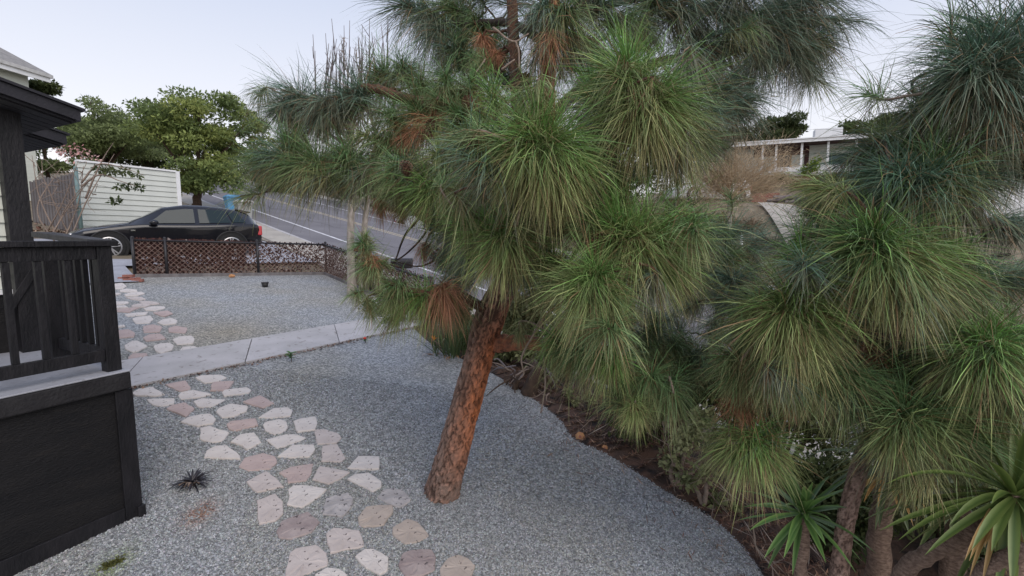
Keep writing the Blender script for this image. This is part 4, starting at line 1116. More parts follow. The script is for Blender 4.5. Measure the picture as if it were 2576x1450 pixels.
def bark_trunk(path, rad, parent, seed, nu=112, nv=340, name="trunk", plate=0.034, depth=0.020, hue=None, flare=0.0):
    g = np.random.default_rng(seed)
    path = smooth_path(path, 12); rad_k = np.interp(np.linspace(0, 1, len(path)), np.linspace(0, 1, len(rad)), rad)
    seg = np.concatenate([[0], np.cumsum(np.linalg.norm(np.diff(path, axis=0), axis=1))])
    sN = np.linspace(0, seg[-1], nv)
    pth = np.stack([np.interp(sN, seg, path[:, k]) for k in range(3)], 1); rr = np.interp(sN, seg, rad_k)
    tg = nrm(np.gradient(pth, axis=0)); u = nrm(np.cross(tg[0], (0, 1, 0.01)))
    U, Wv = [], []
    for i in range(nv):
        u = nrm(u - tg[i] * (u @ tg[i])); U.append(u); Wv.append(np.cross(tg[i], u))
    U, Wv = np.array(U), np.array(Wv)
    an = np.linspace(0, 2 * math.pi, nu, endpoint=False)
    S, A = np.meshgrid(sN, an, indexing='ij')
    R0 = rr[:, None] * np.ones_like(A)
    rm = rad_k.mean()
    ca, sa = np.cos(A) * rm, np.sin(A) * rm                 # cylinder embedding so plates wrap without a seam
    warp = 0.25 * plate * np.sin(S * 23 + A * 3) + 0.22 * plate * np.sin(S * 41 - A * 5) + 0.16 * plate * np.sin(S * 97 + A * 9)
    Q = np.stack([(ca + warp) / plate, (sa + warp) / plate, (S + warp * 2) / (plate * 5.5)], -1).reshape(-1, 3)
    ext = np.array([rm / plate + 1.0, rm / plate + 1.0, 0])
    ns = int(min(1500, max(60, 6.28 * rm * seg[-1] / (plate * plate * 5.5) * 1.25)))
    aa = g.uniform(0, 6.283, ns)
    SP = np.stack([np.cos(aa) * rm / plate, np.sin(aa) * rm / plate, g.uniform(-0.5, seg[-1] / (plate * 5.5) + 0.5, ns)], 1)
    d1 = np.full(len(Q), 9.0); d2 = np.full(len(Q), 9.0); idx = np.zeros(len(Q), int)
    for k in range(ns):
        d = ((Q - SP[k]) ** 2).sum(1); d = np.sqrt(d)
        nw = d < d1
        d2 = np.where(nw, d1, np.minimum(d2, d)); idx = np.where(nw, k, idx); d1 = np.where(nw, d, d1)
    e = np.clip((d2 - d1) / 0.16, 0, 1); e = (e * e * (3 - 2 * e)).reshape(nv, nu)
    hk = g.uniform(0.35, 1.0, ns)[idx].reshape(nv, nu)
    fine = g.normal(0, 1, (nv, nu)); fine = (fine + np.roll(fine, 1, 0) + np.roll(fine, -1, 0) + np.roll(fine, 1, 1) + np.roll(fine, -1, 1)) / 5
    h = depth * (e * (0.45 + 0.55 * hk) - 0.55) + 0.0028 * fine
    fl = flare * np.exp(-S / 0.16) * (0.7 + 0.3 * np.cos(A * 4 + 1))
    Rr = R0 + h + fl
    V = pth[:, None, :] + Rr[..., None] * (np.cos(A)[..., None] * U[:, None, :] + np.sin(A)[..., None] * Wv[:, None, :])
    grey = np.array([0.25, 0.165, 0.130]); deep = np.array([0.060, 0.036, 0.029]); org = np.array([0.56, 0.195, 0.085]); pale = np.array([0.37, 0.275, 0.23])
    hv = g.uniform(0, 1, ns)[idx].reshape(nv, nu)[..., None]
    c = grey * (1 - hv * 0.35) + pale * (hv * 0.35)
    if hue is not None:
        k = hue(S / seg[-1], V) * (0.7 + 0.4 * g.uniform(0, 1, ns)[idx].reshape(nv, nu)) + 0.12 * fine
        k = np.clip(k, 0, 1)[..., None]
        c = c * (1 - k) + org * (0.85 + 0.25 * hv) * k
    c = c * (1 + 0.30 * fine[..., None])
    E = e[..., None] * 0.85 + 0.15
    c = deep * (1 - E) + c * E
    ii = (np.arange(nv - 1)[:, None] * nu + np.arange(nu)).ravel(); jj = (np.arange(nv - 1)[:, None] * nu + (np.arange(nu) + 1) % nu).ravel()
    return emit(name, V.reshape(-1, 3), np.stack([ii, jj, jj + nu, ii + nu], 1), M["bark"], parent, smooth=True, colors=c.reshape(-1, 3))

def limb(name, pts, rads, parent, m="branch", n=8, k=6):
    p = smooth_path(pts, k); r = np.interp(np.linspace(0, 1, len(p)), np.linspace(0, 1, len(rads)), rads)
    g = np.random.default_rng(len(pts) * 7 + int(abs(p[0][0]) * 100))
    p[1:-1] += g.normal(0, 0.12, p[1:-1].shape) * r[1:-1, None]
    v, f = tube_mesh(p, r, n); return emit(name, v, f, M[m], parent, True)

SKEL = []
def twig_to(P, ax, R, stem, parent, seed, r0=0.015, m="branch"):
    """branchlet from the nearest limb to a tuft"""
    b = P - nrm(ax) * stem * R
    nodes = np.array(SKEL); d = np.linalg.norm(nodes - b, axis=1) + 0.35 * np.clip(nodes[:, 2] - b[2], 0, 9)
    q = nodes[int(np.argmin(d))]; D = np.linalg.norm(q - b)
    c1 = q + (b - q) * 0.35 + UPV * 0.05 * D; c2 = b - nrm(ax) * 0.30 * min(D, 0.8)
    t = np.linspace(0, 1, 9)[:, None]
    p = (1 - t) ** 3 * q + 3 * (1 - t) ** 2 * t * c1 + 3 * (1 - t) * t ** 2 * c2 + t ** 3 * b
    p = np.concatenate([p, [P - nrm(ax) * 0.02]])
    g = np.random.default_rng(seed); p[2:-2] += g.normal(0, 0.012, p[2:-2].shape)
    v, f = tube_mesh(p, np.linspace(r0 * (0.8 + 0.5 * min(D, 1.5)), 0.007, len(p)), 6)
    emit("branch", v, f, M[m], parent, True)

def cone_at(P, parent, r=0.035, seed=0):
    g = np.random.default_rng(seed); ax = nrm(np.array([g.normal(0, .3), g.normal(0, .3), -1])); b = MB()
    e1 = nrm(np.cross(ax, (1, 0.2, 0))); e2 = np.cross(ax, e1); n = 60
    for k in range(n):
        f = k / n; rr = r * (math.sin(math.pi * (0.12 + 0.85 * f)) ** 0.8); a = k * 2.39996
        d = math.cos(a) * e1 + math.sin(a) * e2; c = P + ax * (f - 0.5) * r * 2.4
        s = np.cross(ax, d) * r * 0.22
        b.add([c + d * rr * 0.3 - s * 0.6, c + d * rr * 0.3 + s * 0.6, c + d * rr * 1.1 + s - ax * r * 0.05, c + d * rr * 1.2 - ax * r * 0.20, c + d * rr * 1.1 - s - ax * r * 0.05],
              [(0, 1, 2, 3, 4)])
    b.ball(P, r * 0.62, 8, 6, (1, 1, 1.6)).emit("pine_cone", M["cone"], parent)

def add_tufts(T, parent, seed0, dens=1.0, tw_m="branch"):
    for i, row in enumerate(T):
        u, v, Rp, dx, dy, F, kd = row[:7]
        near = row[7] if len(row) > 7 else 0.35
        drp = row[8] if len(row) > 8 else 1.0
        gq = np.random.default_rng(seed0 + 500 + i)
        P = PF(u, v, F); R = Rp * F / FPX * gq.uniform(0.9, 1.12)
        dirv = ray(u, v); dirv = dirv / np.linalg.norm(dirv)
        ax = nrm(np.array([dx, 0, dy]) + np.array([0, 1, 0]) * 0.0 - dirv * near)
        stem = 0.40
        if u > 2350 and v < 420: dens_ = dens * 0.62
        else: dens_ = dens
        n = int(dens_ / dens * (220 + Rp * 3.7) * dens * (0.62 if kd == "d" else 1.0))
        needles(P, R, ax, n, kd, seed0 + i, parent, drp * (0.85 if parent.name != "pine_tree" else 1.0) * gq.uniform(0.55, 1.0) * (1.1 if kd in "yb" else 1.0), 3, stem)
        twig_to(P, ax, R, stem, parent, seed0 + i, m=tw_m)
        # side shoots of the same branchlet: smaller, darker, pointing other ways
        gs = np.random.default_rng(seed0 + 7000 + i)
        for q in range(2 if kd != "b" else 0):
            off = gs.normal(0, 0.42, 3) * R + np.array([0, 0.35 * R, -0.12 * R]); P2 = P + off
            ax2 = nrm(ax * 0.3 + nrm(off) * 0.7 + gs.normal(0, 0.5, 3)); k2 = gs.choice(["m", "d", "y", "b", kd], p=[.32, .24, .18, .05, .21])
            if (u < 1000 or u > 2300) and k2 == "b": k2 = "m"
            if kd == "d": k2 = gs.choice(["d", "m"], p=[.8, .2])
            R2 = R * gs.uniform(0.55, 0.9)
            needles(P2, R2, ax2, int((110 + Rp * 1.5) * dens_ * (0.7 if kd == "d" else 1.0)), k2, seed0 + 9000 + 3 * i + q, parent, drp * gs.uniform(0.5, 1.2), 3 if Rp > 120 else 2, 0.75, th0=0.35, th1=1.5)
            pb = P - ax * stem * R * gs.uniform(0.2, 1.0); qb = P2 - ax2 * 0.7 * R2; mb_ = (pb + qb) / 2 + gs.normal(0, 0.04, 3)
            v_, f_ = tube_mesh(smooth_path([pb, mb_, qb, P2], 4), np.linspace(0.010, 0.006, 13), 5); emit("twig", v_, f_, M["branch" if q else "twig"], parent, True)
        if kd in ("g", "y") and i % 3 == 0:
            MB().tube([P - ax * 0.03, P + ax * 0.03, P + ax * 0.055], [0.009, 0.008, 0.003], 6).emit("bud", M["log_cut"], parent, True)

# ------------------------------------------------------------ the leaning pine
TB = G(1112, 1240)
pine = thing("pine_tree", "large leaning long needled pine with orange bark growing out of the gravel", "tree", TB)
def pf_(lst, F=4.1): return [PF(u, v, F if len(q) == 0 else q[0]) for u, v, *q in lst]
tp = [TB - UPV * 0.12, TB] + pf_([(1142, 1130, 4.16), (1172, 1020, 4.14), (1205, 900, 4.10), (1232, 800, 4.05), (1275, 715, 4.02), (1330, 645, 4.0), (1372, 570, 4.0), (1388, 480, 4.0), (1384, 380, 4.0), (1378, 270, 4.0), (1380, 170, 4.0), (1392, 60, 4.0), (1400, -120, 4.0)])
tr = [0.158, 0.154, 0.138, 0.128, 0.122, 0.126, 0.105, 0.092, 0.078, 0.072, 0.066, 0.060, 0.055, 0.045, 0.03]
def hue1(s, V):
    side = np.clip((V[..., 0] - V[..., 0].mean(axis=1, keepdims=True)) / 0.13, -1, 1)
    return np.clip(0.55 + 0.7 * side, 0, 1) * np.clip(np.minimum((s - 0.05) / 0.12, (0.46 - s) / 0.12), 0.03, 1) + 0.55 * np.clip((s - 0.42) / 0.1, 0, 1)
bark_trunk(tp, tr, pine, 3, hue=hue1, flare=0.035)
def reg(pts): SKEL.extend(list(smooth_path(pts, 5)))
SKEL.clear(); reg(tp[5:])
def lm(lst, rads, m="branch", F=4.1):
    p = pf_(lst, F); reg(p[1:]); limb("limb", p, rads, pine, m, 10)
lm([(1205, 880, 4.15), (1250, 868, 4.06), (1300, 864, 3.98), (1370, 868, 3.85), (1450, 885, 3.6), (1545, 930, 3.35), (1640, 960, 3.2)], [0.08, 0.085, 0.066, 0.055, 0.045, 0.03, 0.02], "branch_orange")
lm([(1378, 360, 4.0), (1250, 305, 4.1), (1100, 270, 4.25), (1000, 243, 4.3), (925, 222, 4.35), (850, 252, 4.4), (760, 268, 4.4)], [0.055, 0.05, 0.048, 0.045, 0.04, 0.025, 0.012])
lm([(1340, 640, 4.0), (1220, 590, 4.1), (1130, 570, 4.2), (1060, 540, 4.3), (980, 470, 4.3), (880, 430, 4.25), (780, 430, 4.2), (700, 410, 4.2)], [0.065, 0.06, 0.058, 0.05, 0.035, 0.025, 0.018, 0.01], "dark_branch")
lm([(1310, 330, 4.05), (1300, 220, 4.1), (1293, 120, 4.1), (1288, 20, 4.1), (1285, -100, 4.1)], [0.055, 0.055, 0.05, 0.045, 0.035])
lm([(1384, 430, 4.0), (1480, 400, 3.5), (1580, 330, 3.1), (1650, 270, 2.9)], [0.05, 0.04, 0.03, 0.02])
lm([(1380, 300, 4.0), (1500, 200, 4.2), (1700, 150, 4.6), (1850, 130, 4.9), (2000, 90, 5.0)], [0.05, 0.045, 0.04, 0.03, 0.015], "dark_branch")
lm([(1386, 470, 4.0), (1390, 440, 3.4), (1370, 390, 2.9), (1355, 345, 2.7)], [0.04, 0.035, 0.03, 0.02])
lm([(1385, 560, 4.0), (1450, 590, 3.5), (1530, 590, 3.1), (1590, 575, 2.9), (1650, 600, 2.8)], [0.045, 0.04, 0.03, 0.025, 0.015])
lm([(1290, 700, 4.0), (1280, 650, 3.5), (1268, 610, 3.1)], [0.05, 0.035, 0.02])
lm([(1390, 120, 4.0), (1280, 60, 4.4), (1150, 60, 4.8), (1060, 40, 5.0)], [0.04, 0.035, 0.025, 0.012], "dark_branch")
lm([(1240, 790, 4.05), (1150, 740, 3.8), (1080, 740, 3.6), (1000, 720, 3.5), (930, 690, 3.5)], [0.05, 0.035, 0.025, 0.018, 0.01])
lm([(1392, 60, 4.0), (1500, 20, 4.3), (1640, -10, 4.6), (1800, -40, 4.8)], [0.04, 0.035, 0.025, 0.015], "dark_branch")

TUFTS = [
 # upper left limb
 (735, 235, 122, -1, .55, 4.5, "d", .1, 1.1), (770, 262, 120, -.7, .2, 4.45, "d", .2, 1.5), (800, 290, 110, -.3, -.2, 4.4, "d", .3, 1.5), (868, 240, 108, -.7, .5, 4.4, "d", .2, 1.1),
 (905, 235, 95, -.2, .5, 4.35, "d", .3, 1.3), (830, 300, 95, -.2, -.4, 4.4, "d", .2, 1.3), (700, 280, 95, -.6, -.3, 4.5, "d", .2, 1.2), (960, 185, 85, -.3, .7, 4.6, "m", .2, 1.2),
 # lower left limb
 (690, 395, 115, -1, .25, 4.2, "d", .2, 1.0), (735, 418, 115, -.8, .2, 4.2, "m", .3, 1.2), (650, 410, 90, -1, .05, 4.25, "m", .2, 1.0), (790, 400, 112, -.3, .5, 4.2, "m", .3, 1.3), (805, 440, 108, -.3, -.1, 4.2, "d", .3, 1.3),
 (870, 410, 112, -.2, .4, 4.2, "m", .3, 1.4), (920, 440, 108, -.1, -.1, 4.2, "m", .3, 1.4), (720, 360, 85, -.5, .6, 4.3, "m", .2, 1.0),
 # centre left
 (1010, 165, 100, -.3, .7, 4.6, "m", .2, 1.3), (1060, 210, 92, -.1, .5, 4.4, "m", .3, 1.4), (1122, 195, 88, 0, 1, 4.0, "m", .2, 1.9), (1185, 205, 82, .1, .9, 4.0, "m", .2, 1.8),
 (1050, 285, 112, -.4, .3, 4.2, "m", .4, 1.3), (1160, 300, 115, -.1, .4, 3.9, "m", .5, 1.5), (1100, 375, 90, 0, 1, 3.7, "y", .2, 2.0), (985, 300, 100, -.4, .2, 4.3, "m", .3, 1.3), (960, 350, 105, -.4, .3, 4.3, "m", .3, 1.5),
 (1000, 420, 118, -.5, .4, 3.9, "m", .4, 1.4), (1075, 470, 128, -.4, .5, 3.7, "g", .4, 1.3), (1130, 440, 110, -.2, .3, 3.7, "m", .4, 1.4), (1205, 430, 135, -.3, .2, 3.5, "d", .4, 1.3), (1020, 480, 105, -.4, .1, 4.0, "m", .3, 1.4),
 (1240, 240, 100, -.1, .6, 3.8, "g", .3, 1.3), (1210, 360, 120, -.4, .2, 3.6, "m", .4, 1.3), (1120, 520, 105, -.5, .3, 3.8, "m", .3, 1.3),
 # top
 (1010, 10, 125, -1, .4, 5.0, "d", .1, 1.0), (1055, 45, 120, -.6, -.2, 4.9, "d", .2, 1.3), (1085, 90, 115, -.4, -.3, 4.8, "d", .2, 1.3), (1140, 20, 120, -.4, .3, 4.9, "m", .2, 1.2), (1200, 60, 115, -.2, .2, 4.7, "m", .3, 1.3),
 (1130, 120, 100, -.2, .2, 4.7, "d", .3, 1.3), (1235, 130, 95, .1, .3, 4.4, "m", .3, 1.3), (1190, -30, 120, -.2, .3, 4.8, "d", .2, 1.2), (1300, -30, 120, .1, .3, 4.6, "d", .3, 1.2), (1165, 145, 90, 0, .2, 4.7, "t", .2, 1.2),
 (1370, 20, 125, -.1, .1, 3.9, "d", .4, 1.6), (1430, 30, 130, .2, .1, 3.9, "m", .4, 1.6), (1510, 10, 130, .1, .2, 4.2, "d", .4, 1.4), (1560, 50, 120, .2, .1, 4.3, "m", .3, 1.5), (1460, -40, 130, .1, .3, 4.2, "d", .3, 1.2),
 (1640, 0, 140, .1, .1, 4.5, "d", .3, 1.5), (1720, 30, 145, .2, .1, 4.6, "d", .3, 1.5), (1800, 10, 145, .3, .1, 4.8, "d", .3, 1.5), (1880, 40, 145, .4, .1, 4.9, "d", .3, 1.4), (1950, 70, 140, .6, .1, 5.0, "d", .2, 1.3),
 (2030, 50, 140, 1, .1, 5.1, "d", .1, 1.0), (2060, 110, 110, .9, -.1, 5.1, "d", .1, 1.2), (1700, -50, 140, .2, .3, 4.6, "d", .2, 1.2), (1880, -50, 140, .4, .3, 4.8, "d", .2, 1.2), (2060, -20, 130, .9, .3, 5.0, "d", .1, 1.0),
 (1980, 10, 130, .6, .2, 5.0, "d", .2, 1.2), (2010, 150, 110, .5, -.2, 5.0, "d", .2, 1.2), (1920, 140, 120, .3, -.1, 4.9, "d", .3, 1.3), (1840, 110, 130, .3, 0, 4.8, "d", .3, 1.3), (1760, 110, 130, .2, .1, 4.7, "d", .3, 1.3),
 # right
 (1500, 120, 115, 0, .2, 4.3, "d", .3, 1.4), (1578, 165, 150, -.1, 1, 2.9, "g", .1, .55), (1570, 205, 165, -.3, .3, 2.8, "y", .5, 1.4), (1655, 245, 165, .3, .4, 2.75, "g", .5, 1.1), (1640, 290, 170, .2, 0, 2.75, "y", .6, 1.4),
 (1600, 270, 150, -.1, 0, 2.7, "y", .7, 1.5), (1730, 260, 140, .6, .2, 3.2, "m", .4, 1.2), (1700, 340, 140, .3, 0, 3.1, "y", .5, 1.5), (1830, 220, 125, .5, .2, 4.6, "d", .3, 1.2), (1890, 250, 115, .7, .1, 4.7, "d", .2, 1.2), (1860, 290, 105, .4, -.2, 4.7, "d", .2, 1.3),
 (1790, 290, 115, .3, 0, 4.3, "d", .3, 1.3), (1760, 360, 110, .3, -.1, 3.8, "m", .3, 1.4), (1690, 400, 110, .1, -.2, 3.6, "m", .3, 1.4), (1500, 300, 140, -.2, .2, 3.4, "d", .4, 1.3), (1480, 220, 120, -.1, .3, 3.8, "d", .3, 1.3),
 # centre mops
 (1352, 330, 165, -.15, 1, 2.75, "g", .2, .6), (1335, 355, 180, -.6, .4, 2.7, "g", .5, 1.1), (1385, 370, 190, .35, .3, 2.65, "g", .6, 1.3), (1340, 400, 175, -.2, 0, 2.65, "y", .8, 1.5), (1430, 400, 165, .5, .1, 2.7, "g", .5, 1.3), (1290, 390, 165, -.5, .1, 2.75, "m", .5, 1.4),
 (1395, 430, 160, .1, -.1, 2.7, "y", .7, 1.5), (1558, 470, 80, .1, .9, 3.0, "y", .2, 1.9), (1535, 540, 110, 0, .2, 3.2, "y", .4, 1.5), (1460, 480, 120, 0, 0, 3.4, "m", .4, 1.5), (1180, 470, 110, -.3, .2, 3.9, "d", .3, 1.3),
 # lower
 (1270, 598, 165, -.2, .6, 3.0, "g", .5, 1.2), (1262, 612, 150, -.1, 0, 2.95, "y", .8, 1.7), (1200, 575, 140, -.8, .4, 3.2, "g", .4, 1.1), (1180, 540, 110, -.5, .3, 3.6, "m", .3, 1.3), (1130, 590, 100, -.6, .2, 3.8, "d", .3, 1.3),
 (1385, 655, 115, -.2, .7, 3.1, "g", .4, 1.2), (1400, 690, 110, -.1, 0, 3.1, "m", .6, 1.6), (1555, 585, 165, -.15, .8, 2.75, "g", .4, .9), (1590, 600, 170, .1, .2, 2.7, "y", .7, 1.4), (1640, 600, 165, .5, .4, 2.75, "g", .4, 1.1), (1660, 660, 140, .4, 0, 2.8, "g", .5, 1.4),
 (1500, 690, 160, -.1, .6, 2.55, "g", .6, 1.1), (1480, 740, 155, -.2, 0, 2.5, "y", .8, 1.6), (1530, 750, 140, .2, 0, 2.55, "y", .7, 1.6), (1700, 580, 130, .5, .5, 3.2, "g", .3, 1.1), (1755, 610, 125, .6, .2, 3.3, "d", .3, 1.2), (1720, 690, 110, .3, -.1, 3.0, "m", .4, 1.5),
 (1395, 848, 92, -.4, .7, 3.4, "g", .5, 1.4), (1450, 880, 115, -.1, .3, 3.3, "m", .5, 1.7), (1500, 880, 120, 0, .5, 3.2, "m", .4, 1.8), (1550, 900, 115, .2, .4, 3.1, "g", .4, 1.8), (1598, 1030, 82, .1, .8, 3.05, "y", .5, 1.4), (1640, 950, 110, .2, .3, 3.1, "m", .4, 1.8), (1690, 970, 110, .3, .4, 3.1, "m", .4, 1.8), (1580, 960, 100, 0, .1, 3.2, "m", .4, 1.8),
 # low left
 (912, 612, 62, -.4, .6, 3.5, "m", .3, 1.3), (925, 668, 72, -.6, .2, 3.5, "m", .3, 1.5), (985, 722, 80, -.7, .1, 3.5, "m", .3, 1.4), (1055, 745, 100, -.7, .2, 3.6, "g", .4, 1.4), (1005, 755, 80, -.8, .1, 3.6, "g", .3, 1.3), (1110, 640, 70, -.3, .1, 4.2, "b", .3, 1.5), (1080, 760, 110, -.3, -.1, 3.7, "m", .4, 1.7), (1130, 730, 100, -.2, .2, 3.8, "m", .4, 1.5), (1150, 680, 100, -.3, .3, 3.9, "d", .4, 1.4),
 # inner fill behind the mops
 (1580, 820, 100, -.1, .3, 3.7, "d", .4, 1.6), (1650, 800, 105, .1, .2, 3.8, "d", .4, 1.6), (1700, 870, 100, .2, .1, 3.7, "m", .4, 1.7), (1760, 900, 95, .2, .2, 3.6, "m", .4, 1.7), (1620, 870, 95, 0, .1, 3.7, "m", .4, 1.7), (1450, 800, 90, -.1, .1, 3.9, "d", .4, 1.5), (1330, 460, 110, -.2, .1, 3.8, "d", .3, 1.4), (1180, 400, 105, -.2, .2, 4.1, "y", .3, 1.5), (1290, 180, 80, .1, .3, 4.4, "d", .2, 1.4), (1440, 150, 100, .1, .1, 4.4, "d", .3, 1.4), (1090, 240, 90, -.2, .3, 4.4, "y", .3, 1.5), (1140, 250, 80, .1, .5, 4.2, "y", .3, 1.6), (1500, 640, 100, 0, .3, 3.5, "y", .4, 1.5), (1330, 700, 90, .2, .1, 3.6, "d", .4, 1.5),
 # dead brown bunches
 (1090, 310, 62, 0, -.2, 4.0, "b", .3, 1.5), (1150, 350, 60, 0, -.2, 3.9, "b", .3, 1.6), (1030, 350, 62, -.2, -.1, 4.2, "b", .3, 1.5), (1200, 250, 58, 0, -.2, 4.0, "b", .3, 1.6), (1130, 405, 55, 0, 0, 3.8, "b", .3, 1.6), (1060, 420, 58, -.1, 0, 4.0, "b", .3, 1.6), (1420, 520, 62, 0, -.2, 3.6, "b", .3, 1.7), (1480, 540, 62, .1, -.2, 3.5, "b", .3, 1.7), (1240, 480, 60, 0, -.2, 3.7, "b", .3, 1.7),
 (958, 520, 50, 0, -.6, 4.2, "b", .2, 1.5), (1012, 535, 52, .1, -.6, 4.2, "b", .2, 1.5), (1072, 630, 55, 0, -.5, 4.0, "b", .2, 1.6), (1215, 105, 50, 0, -.2, 4.2, "b", .2, 1.8), (1250, 145, 52, 0, -.2, 4.2, "b", .2, 1.8), (1382, 120, 95, 0, -.9, 3.85, "b", .1, 1.6), (1115, 745, 115, 0, -.3, 3.55, "b", .3, 1.9), (1310, 560, 95, 0, -.6, 3.8, "b", .2, 1.6), (1385, 560, 90, 0, -.7, 3.85, "b", .2, 1.6), (1190, 320, 80, -.1, -.1, 4.0, "b", .3, 1.6), (1060, 330, 75, -.2, -.1, 4.1, "b", .3, 1.6), (935, 660, 45, 0, -.4, 3.5, "b", .2, 1.6),
]
add_tufts(TUFTS, pine, 1000)
for i, (u, v, F) in enumerate([(1322, 208, 3.4), (1022, 425, 3.55), (1395, 540, 3.3), (1180, 260, 3.7), (1500, 610, 2.7), (1085, 320, 3.8)]): cone_at(PF(u, v, F), pine, 0.046, i)
# bare hanging twigs
for pts, r in [([(1362, 805), (1340, 845), (1312, 900), (1318, 940), (1305, 955)], .008), ([(1362, 805), (1366, 880), (1372, 950), (1368, 1000), (1360, 1040)], .008), ([(1362, 803), (1392, 818), (1402, 845)], .006), ([(1368, 985), (1350, 998), (1330, 1002)], .004)]:
    p = [PF(u, v, 3.45) for u, v in pts]; limb("dry_twig", p, [r, r, r * 0.5], pine, "twig", 5, 5)
for pts, F in [([(1345, 540), (1330, 600), (1305, 640)], 3.0), ([(1330, 580), (1290, 612), (1262, 608)], 3.0), ([(1515, 500), (1500, 550), (1480, 590), (1490, 620)], 3.1), ([(1545, 505), (1555, 560), (1560, 590)], 3.0), ([(1240, 70), (1290, 105), (1330, 85)], 3.6), ([(1297, 105), (1305, 130), (1306, 175)], 3.6), ([(1262, 175), (1295, 150)], 3.6)]:
    limb("dry_twig", [PF(u, v, F) for u, v in pts], [0.009, 0.007, 0.005], pine, "twig", 5, 5)
for pts in [[(1060, 545), (1020, 590), (1000, 640), (985, 690)], [(1085, 560), (1060, 600), (1020, 640), (960, 680)], [(1090, 570), (1085, 610), (1060, 650)], [(1130, 590), (1110, 640), (1060, 670), (1000, 660)]]:
    limb("dry_twig", [PF(u, v, 4.2) for u, v in pts], [0.012, 0.009, 0.005], pine, "dark_branch", 5, 5)

# ------------------------------------------------------------ the smaller pine on the right
S2B = PF(2110, 1450, 2.9); S2G = PF(2095, 1560, 2.9)
pine2 = thing("pine_tree", "smaller pine with a thin scaly curved trunk standing among the yuccas", "tree", S2G)
SKEL.clear()
tp2 = [S2G - UPV * 0.3, S2G, S2B] + pf_([(2125, 1330, 2.9), (2150, 1220, 2.9), (2178, 1130, 2.9), (2230, 1030, 2.95), (2290, 930, 3.0), (2340, 820, 3.0), (2372, 700, 3.0), (2388, 600, 3.0), (2410, 520, 3.0), (2470, 450, 2.95), (2570, 380, 2.9), (2680, 300, 2.85)])
bark_trunk(tp2, [0.06, 0.06, 0.052, 0.050, 0.049, 0.048, 0.047, 0.046, 0.046, 0.043, 0.044, 0.05, 0.05, 0.048, 0.045], pine2, 9, nu=44, nv=420, plate=0.013, depth=0.006)
reg(tp2[5:])
def lm2(lst, rads, m="dark_branch"):
    p = pf_(lst, 3.0); reg(p[1:]); limb("limb", p, rads, pine2, m, 10)
lm2([(2395, 560, 3.0), (2340, 580, 2.8), (2280, 585, 2.6), (2200, 600, 2.45)], [0.04, 0.035, 0.03, 0.018])
lm2([(2405, 530, 3.0), (2480, 555, 3.1), (2560, 590, 3.2), (2620, 600, 3.2)], [0.02, 0.018, 0.014, 0.01])
lm2([(2385, 640, 3.0), (2450, 650, 3.1), (2540, 640, 3.2)], [0.02, 0.016, 0.01])
lm2([(2410, 520, 3.0), (2360, 470, 2.8), (2300, 460, 2.6), (2230, 465, 2.5)], [0.04, 0.03, 0.025, 0.014])
lm2([(2470, 450, 2.95), (2460, 350, 2.8), (2450, 260, 2.6), (2440, 190, 2.5)], [0.035, 0.03, 0.025, 0.015])
lm2([(2340, 820, 3.0), (2250, 850, 2.8), (2150, 830, 2.65), (2050, 790, 2.6), (1970, 770, 2.6)], [0.03, 0.026, 0.022, 0.018, 0.012])
lm2([(2290, 930, 3.0), (2380, 900, 2.8), (2480, 880, 2.6)], [0.03, 0.022, 0.012])
lm2([(2230, 1030, 2.95), (2100, 1020, 3.0), (1980, 1040, 3.05), (1890, 1090, 3.1)], [0.025, 0.022, 0.018, 0.012])
lm2([(2388, 600, 3.0), (2300, 580, 3.3), (2130, 560, 3.6), (2060, 560, 3.7)], [0.03, 0.025, 0.02, 0.012])
